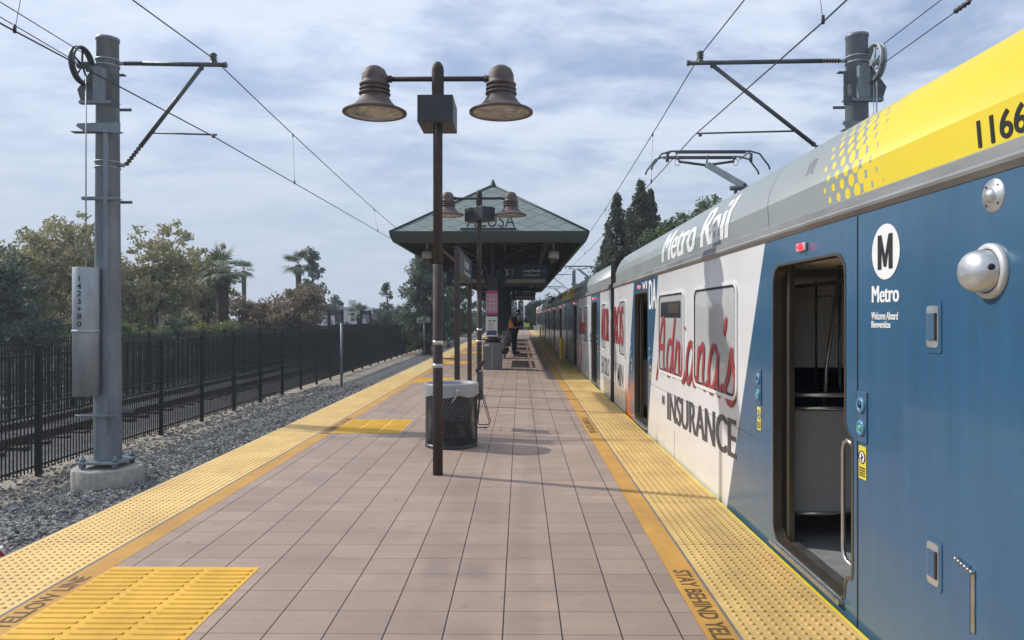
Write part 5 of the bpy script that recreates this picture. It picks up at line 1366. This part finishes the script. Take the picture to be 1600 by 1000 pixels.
def light_tower():
    x, y = -32, 140.; r = thing('light_tower', (x, y, -1.75), 'thin floodlight tower on the horizon above the white building', 'light tower')
    m = MB(); m.cyl((x, y, -1.75), (x, y, 4.6), .12, seg=8); m.build('mast', 'light_metal', r)
    m = MB(); m.box(x-.7, x+.7, y-.2, y+.2, 4.0, 4.9); m.box(x-.5, x+.5, y-.2, y+.2, 3.2, 3.6); m.build('lamp_bank', 'light_metal', r)
light_tower()

# ------------------------------------------------------------------ trees and plants
def leaves(C, per, spread, size, squash=1., droop=0.):
    """C (k,3) clump centres, spread (k,) radii -> quads"""
    n = len(C)*per; c = np.repeat(C, per, 0); s = np.repeat(spread, per)
    d = rng.normal(size=(n, 3)); d /= np.linalg.norm(d, axis=1)[:, None]; rr = rng.random(n)**.45
    p = c+d*(rr*s)[:, None]*np.array([1, 1, squash])
    a = rng.normal(size=(n, 3)); a[:, 2] -= droop; a /= np.linalg.norm(a, axis=1)[:, None]
    b = np.cross(a, rng.normal(size=(n, 3))); b /= np.linalg.norm(b, axis=1)[:, None]
    L = size*rng.uniform(.6, 1.3, n)[:, None]; w = L*.55
    V = np.stack([p-a*L, p+b*w, p+a*L, p-b*w], 1); F = np.arange(n*4).reshape(n, 4)
    return V.reshape(-1, 3), F
def tree(name, label, x, y, zt, rx, mat, cz=None, group=None, n=150, per=60, size=.13, clump=.75, ry=None, seed=0, zb=-1.7, trunk=.2, cat='tree', bmat='bark'):
    r = thing(name, (x, y, zb), label, cat, group); rx *= 1.18; zt = zt+(zt-zb)*.05
    zt_, zb_ = zt, (cz if cz is not None else zb+(zt-zb)*.22); H = (zt_-zb_)/2; zc = (zt_+zb_)/2; ry = ry or rx
    # uneven crown: several lobes
    nl = 9; lob = [(0, 0, 0, 1.)]+[(rng.uniform(-.55, .55), rng.uniform(-.5, .5), rng.uniform(-.5, .6), rng.uniform(.35, .62)) for _ in range(nl)]
    lob[0] = (0, 0, -.08, .82)
    C = []
    while len(C) < n:
        L = lob[rng.integers(len(lob))]; d = rng.normal(size=3); d /= np.linalg.norm(d); k = rng.random()**.4*L[3]
        q = np.array([L[0], L[1], L[2]])+d*k
        if abs(q[2]) <= 1.0: C.append((x+q[0]*rx, y+q[1]*ry, zc+q[2]*H))
    C = np.array(C); sp = clump*rng.uniform(.5, 1.15, n)*min(1, H/2.2)
    V, F = leaves(C, per, sp, size, .75)
    npmesh('crown', V, F, mat, r, (x, y, zb))
    m = MB(); top = (x+rng.uniform(-.2, .2), y, zb_+(zt_-zb_)*.45)
    m.tube([(x, y, zb-.1), (x+.08, y, (zb+zb_)/2), (x-.05, y, zb_+.1), top], [trunk, trunk*.8, trunk*.65, trunk*.3], 8)
    for i in range(9):
        q = C[rng.integers(len(C))]; s = Vector((x, y, zb_)).lerp(Vector(top), rng.uniform(0, .9)); e = Vector(q); mid = s.lerp(e, .5)+Vector((0, 0, .15)); m.tube([s, mid, e], [trunk*.4, trunk*.22, trunk*.06], 6)
    m.build('trunk', bmat, r); return r
def conifer(name, label, x, y, zt, rx, mat, group, n=260, per=40, size=.10, zb=-1.7, power=.9, loose=1.):
    r = thing(name, (x, y, zb), label, 'tree', group); H = zt-zb
    t = rng.random(n)**.85; ang = rng.random(n)*6.28; irr = 1+.35*np.sin(t*17+ang*2)*loose; rad = rx*1.0*np.minimum(1, (1-t)*1.7)**.9*irr*rng.uniform(.2, 1.15, n)+.05
    C = np.stack([x+rad*np.cos(ang), y+rad*np.sin(ang), zb+.6+t*(H-.8)], -1); sp = (.16+.24*(1-t))*rng.uniform(.5, 1.2, n)*rx/1.1
    V, F = leaves(C, per, sp, size, 1.5, -.8)
    npmesh('crown', V, F, mat, r, (x, y, zb)); m = MB(); m.tube([(x, y, zb-.1), (x, y, zb+H*.5), (x, y, zt-.3)], [.2, .12, .02], 8)
    for i in range(0, n, 12): m.cyl((x, y, C[i][2]-.3), tuple(C[i]), .03, .008, seg=5)
    m.build('trunk', 'bark', r)
def pine(name, label, x, y, zt, rx, mat, group, n=70, per=70, size=.12, zb=-1.7, gap=.5):
    r = thing(name, (x, y, zb), label, 'tree', group); H = zt-zb; C = []; m = MB()
    m.tube([(x, y, zb-.1), (x+.1, y, zb+H*.5), (x, y, zt-.2)], [.24, .15, .03], 8)
    for i in range(n):
        t = .16+.84*rng.random()**.9; a = rng.random()*6.28; L = rx*(1.05-t)**.6*rng.uniform(.35, 1.1); z = zb+H*t
        e = (x+L*math.cos(a), y+L*math.sin(a), z+.25); C.append(e); m.tube([(x, y, z-.25), ((x+e[0])/2, (y+e[1])/2, z-.12), e], [.05, .03, .012], 5)
        if L > .8: C.append(((x+e[0])/2, (y+e[1])/2, z+.1))
    C.append((x, y, zt-.15)); C = np.array(C); V, F = leaves(C, per, np.full(len(C), gap)*rng.uniform(.6, 1.2, len(C)), size, .8, -.4)
    npmesh('crown', V, F, mat, r, (x, y, zb)); m.build('trunk', 'bark', r)
def palm(name, label, x, y, zt, R_, trunk, group, zb=-1.7, n=34):
    r = thing(name, (x, y, zb), label, 'palm', group); zc = zt-R_*.62
    m = MB(); m.tube([(x, y, zb-.1), (x+.05, y, (zb+zc)/2), (x, y, zc-.1)], [trunk*1.1, trunk, trunk*1.15], 10); m.build('trunk', 'palm_bark', r)
    V = []; F = []; 
    def frond(a, el, L, skirt=False):
        o = np.array([x, y, zc]); d = np.array([math.cos(a)*math.cos(el), math.sin(a)*math.cos(el), math.sin(el)]); side = np.array([-math.sin(a), math.cos(a), 0]); up = np.cross(d, side)
        st = o+d*L*.42
        for k in range(-7, 8):
            th = k/7*1.2+rng.normal()*.03; dd = d*math.cos(th)+side*math.sin(th); ln = L*.62*(1-.3*abs(k)/7)
            p1 = st+dd*ln*.5; p2 = st+dd*ln+np.array([0, 0, -.10*L*(.5+rng.random())]); w = np.cross(dd, up); w = w/np.linalg.norm(w)*L*.020
            b = len(V); V.extend([st-w*.3, st+w*.3, p1+w, p1-w, p2-w*.1, p2+w*.1]); F.append((b, b+1, b+2, b+3)); F.append((b+3, b+2, b+5, b+4))
        w = side*.02; b = len(V); V.extend([o-w, o+w, st+w, st-w]); F.append((b, b+1, b+2, b+3))
    for i in range(n): frond(rng.random()*6.28, rng.uniform(-.6, 1.4), R_*rng.uniform(.8, 1.15))
    for i in range(10): frond(rng.random()*6.28, rng.uniform(-1.4, -.9), R_*.6)
    npmesh('fronds', np.array(V), np.array(F), 'leaf_palm', r, (x, y, zb))
def at(u, y): return (u-813)/1150*y
def hz(v, y): return CAMZ+(495-v)/1150*y
G1 = 'sycamores behind the fence'
for (u, v, w, y, mat, lab, n) in ((-30, 395, 62, 34, 'leaf_dark', 'dark green tree at the left edge of the view', 120), (50, 322, 88, 46, 'leaf_sycamore', 'tall browning sycamore left of the catenary pole', 210), (150, 352, 62, 50, 'leaf_sycamore', 'browning sycamore directly behind the near catenary pole', 130),
                                (242, 346, 74, 48, 'leaf_sycamore', 'tall sycamore with turning leaves right of the near pole', 200), (318, 378, 46, 54, 'leaf_sycamore', 'smaller sycamore just left of the thick palm', 110),
                                (100, 372, 60, 58, 'leaf_sycamore', 'sycamore filling the gap behind the numbered counterweight guard', 130), (280, 385, 60, 60, 'leaf_sycamore', 'olive-brown tree filling in behind the two sycamores right of the pole', 120), (398, 458, 42, 60, 'leaf_autumn', 'low brown-leaved tree right of the thick palm', 90), (462, 446, 56, 60, 'leaf_autumn', 'rounded reddish-brown tree in front of the thin pine', 150)):
    tree('sycamore_tree' if 'dark' not in lab else 'broadleaf_tree', lab, at(u, y), y, hz(v, y), w/1150*y, mat, -1.2, G1, int(n*1.7), 40, .11+.0006*y, .62)
for (u, v, w, y, mat, lab) in ((30, 478, 60, 33, 'leaf_dark', 'dark shrub at the far left behind the fence'), (110, 486, 55, 36, 'leaf_shrub', 'green shrub behind the near catenary pole'), (205, 482, 60, 38, 'leaf_shrub', 'bushy green shrub right of the near catenary pole'), (268, 500, 38, 40, 'leaf_dark', 'dark low shrub between the green and the lime shrubs'),
                               (345, 497, 46, 42, 'leaf_lime', 'yellow-green shrub below the thick palm'), (405, 503, 30, 46, 'leaf_lime', 'small lime shrub right of the thick palm'), (598, 480, 26, 70, 'leaf_dark', 'dark shrub right of the far sign frames'), (660, 480, 40, 60, 'leaf_shrub', 'green shrub below the big pine')):
    tree('shrub', lab, at(u, y), y, hz(v, y), w/1150*y*1.1, mat, -1.7, 'shrubs behind the fence', 70, 80, .075+.0005*y, .6, trunk=.06, cat='shrub')
palm('fan_palm', 'thick-trunked fan palm among the sycamores', at(345, 44), 44, hz(394, 44), 1.75, .33, 'fan palms on the left')
palm('fan_palm', 'small slender palm just right of the thick palm', at(379, 80), 80, hz(408, 80), 1.5, .22, 'fan palms on the left')
palm('fan_palm', 'tall palm next to the thin pine', at(465, 75), 75, hz(392, 75), 2.1, .26, 'fan palms on the left')
palm('fan_palm', 'low palm by the white building', at(560, 85), 85, hz(475, 85), 1.7, .22, 'fan palms on the left')
palm('fan_palm', 'low palm left of the big pine', at(628, 75), 75, hz(478, 75), 1.6, .22, 'fan palms on the left')
palm('fan_palm', 'pale palm showing between the sycamores beside the near pole', at(190, 60), 60, hz(425, 60), 1.6, .25, 'fan palms on the left')
GP = 'pines behind the fence'
pine('pine_tree', 'thin open pine right of the tall palm', at(487, 72), 72, hz(393, 72), 2.0, 'leaf_pine', GP, 60, 60, .13, gap=.45)
pine('pine_tree', 'big dense pine left of the canopy', at(668, 58), 58, hz(372, 58), 2.6, 'leaf_pine', GP, 170, 80, .13, gap=.6)
pine('pine_tree', 'pine partly hidden behind the near lamp post', at(712, 70), 70, hz(400, 70), 2.4, 'leaf_pine', GP, 110, 70, .14, gap=.6)
pine('pine_tree', 'small spiky pine above the far shrubs', at(604, 74), 74, hz(443, 74), 1.1, 'leaf_pine', GP, 26, 50, .12, gap=.4)
pine('pine_tree', 'small pine by the white building', at(523, 88), 88, hz(466, 88), 1.6, 'leaf_pine', GP, 26, 50, .14, gap=.5)
for (u, v, w, y, lab) in ((610, 482, 24, 78, 'dark bushy tree beside the small spiky pine'), (640, 490, 30, 82, 'low dark tree left of the big pine')):
    tree('broadleaf_tree', lab, at(u, y), y, hz(v, y), w/1150*y, 'leaf_dark', -1.5, 'dark trees far beyond the fence', 60, 60, .14, .8)
GC = 'cypress trees behind the train'
for (u, v, w, y, lab) in ((964, 306, 25, 46, 'leftmost of the dark cypresses behind the train'), (984, 330, 20, 49, 'short cypress between the two taller ones behind the train'), (1001, 284, 27, 45, 'tallest dark cypress behind the train'), (1015, 300, 24, 46, 'cypress touching the right side of the tallest one'), (946, 375, 20, 52, 'low cypress at the left end of the row behind the train')):
    conifer('cypress_tree', lab, at(u, y), y, hz(v-4, y), w/1150*y*1.4, 'leaf_cypress', GC, 480, 34, .085)
tree('shrub', 'green bush top between the cypresses and the tiled roof', at(1045, 41), 41, hz(356, 41), 1.2, 'leaf_shrub', 3.6, None, 110, 40, .10, .5)
tree('broadleaf_tree', 'light green leafy tree rising above the train roof', at(1086, 40), 40, hz(318, 40), 1.45, 'leaf_shrub', 4.0, None, 130, 40, .10, .5)
tree('broadleaf_tree', 'leafy tree top nearest the pantograph', at(1116, 38), 38, hz(303, 38), 1.1, 'leaf_shrub', 4.6, None, 80, 34, .10, .45)
for (x, y, z, w, lab) in ((-6, 112, 6.0, 4.5, 'large far tree closing the view under the canopy'), (-1, 118, 5.5, 4.0, 'middle far tree beyond the platform end'), (4.5, 116, 4.6, 3.2, 'right far tree beyond the platform end')):
    tree('broadleaf_tree', lab, x, y, z, w, 'leaf_dark', -1.5, 'far trees beyond the platform end', 110, 60, .2, 1.1)
m = MB(); 
def hedge():
    n = 900; C = np.stack([rng.uniform(-75, -15, n), rng.uniform(92, 104, n), rng.uniform(-1.6, .9, n)], -1); C[:, 2] = np.where((C[:, 0] > -30) & (C[:, 0] < -19), C[:, 2]*.5-1.4, C[:, 2]); V, F = leaves(C, 22, np.full(n, .9), .24)
    tag(npmesh('far_vegetation', V, F, 'leaf_dark', None, (0, 0, 0)), 'low far-off greenery reading as one mass beyond the fence', 'vegetation', kind='stuff')
hedge()
m.bm.free()

def fence_greens():
    n = 1500; C = np.stack([rng.uniform(-18.5, -15.0, n), rng.uniform(14, 90, n), rng.uniform(-1.5, .25, n)], -1); V, F = leaves(C, 26, np.full(n, .5), .085)
    tag(npmesh('low_greenery', V, F, 'leaf_dark', None, (0, 0, 0)), 'low tangled greenery growing behind the farther black fence', 'vegetation', kind='stuff')
fence_greens()
# ------------------------------------------------------------------ the air
def haze():
    t = NT('haze_air'); pv = t.new('VolumePrincipled'); pv.inputs['Density'].default_value = .0009; pv.inputs['Color'].default_value = (.80, .88, 1, 1); pv.inputs['Anisotropy'].default_value = .3
    t.N.remove(t.b); t.L.new(pv.outputs[0], t.o.inputs['Volume'])
    m = MB(); m.box(-120, 90, -60, 200, -3, 16); tag(m.build('haze', 'haze_air'), kind='stuff')
haze()
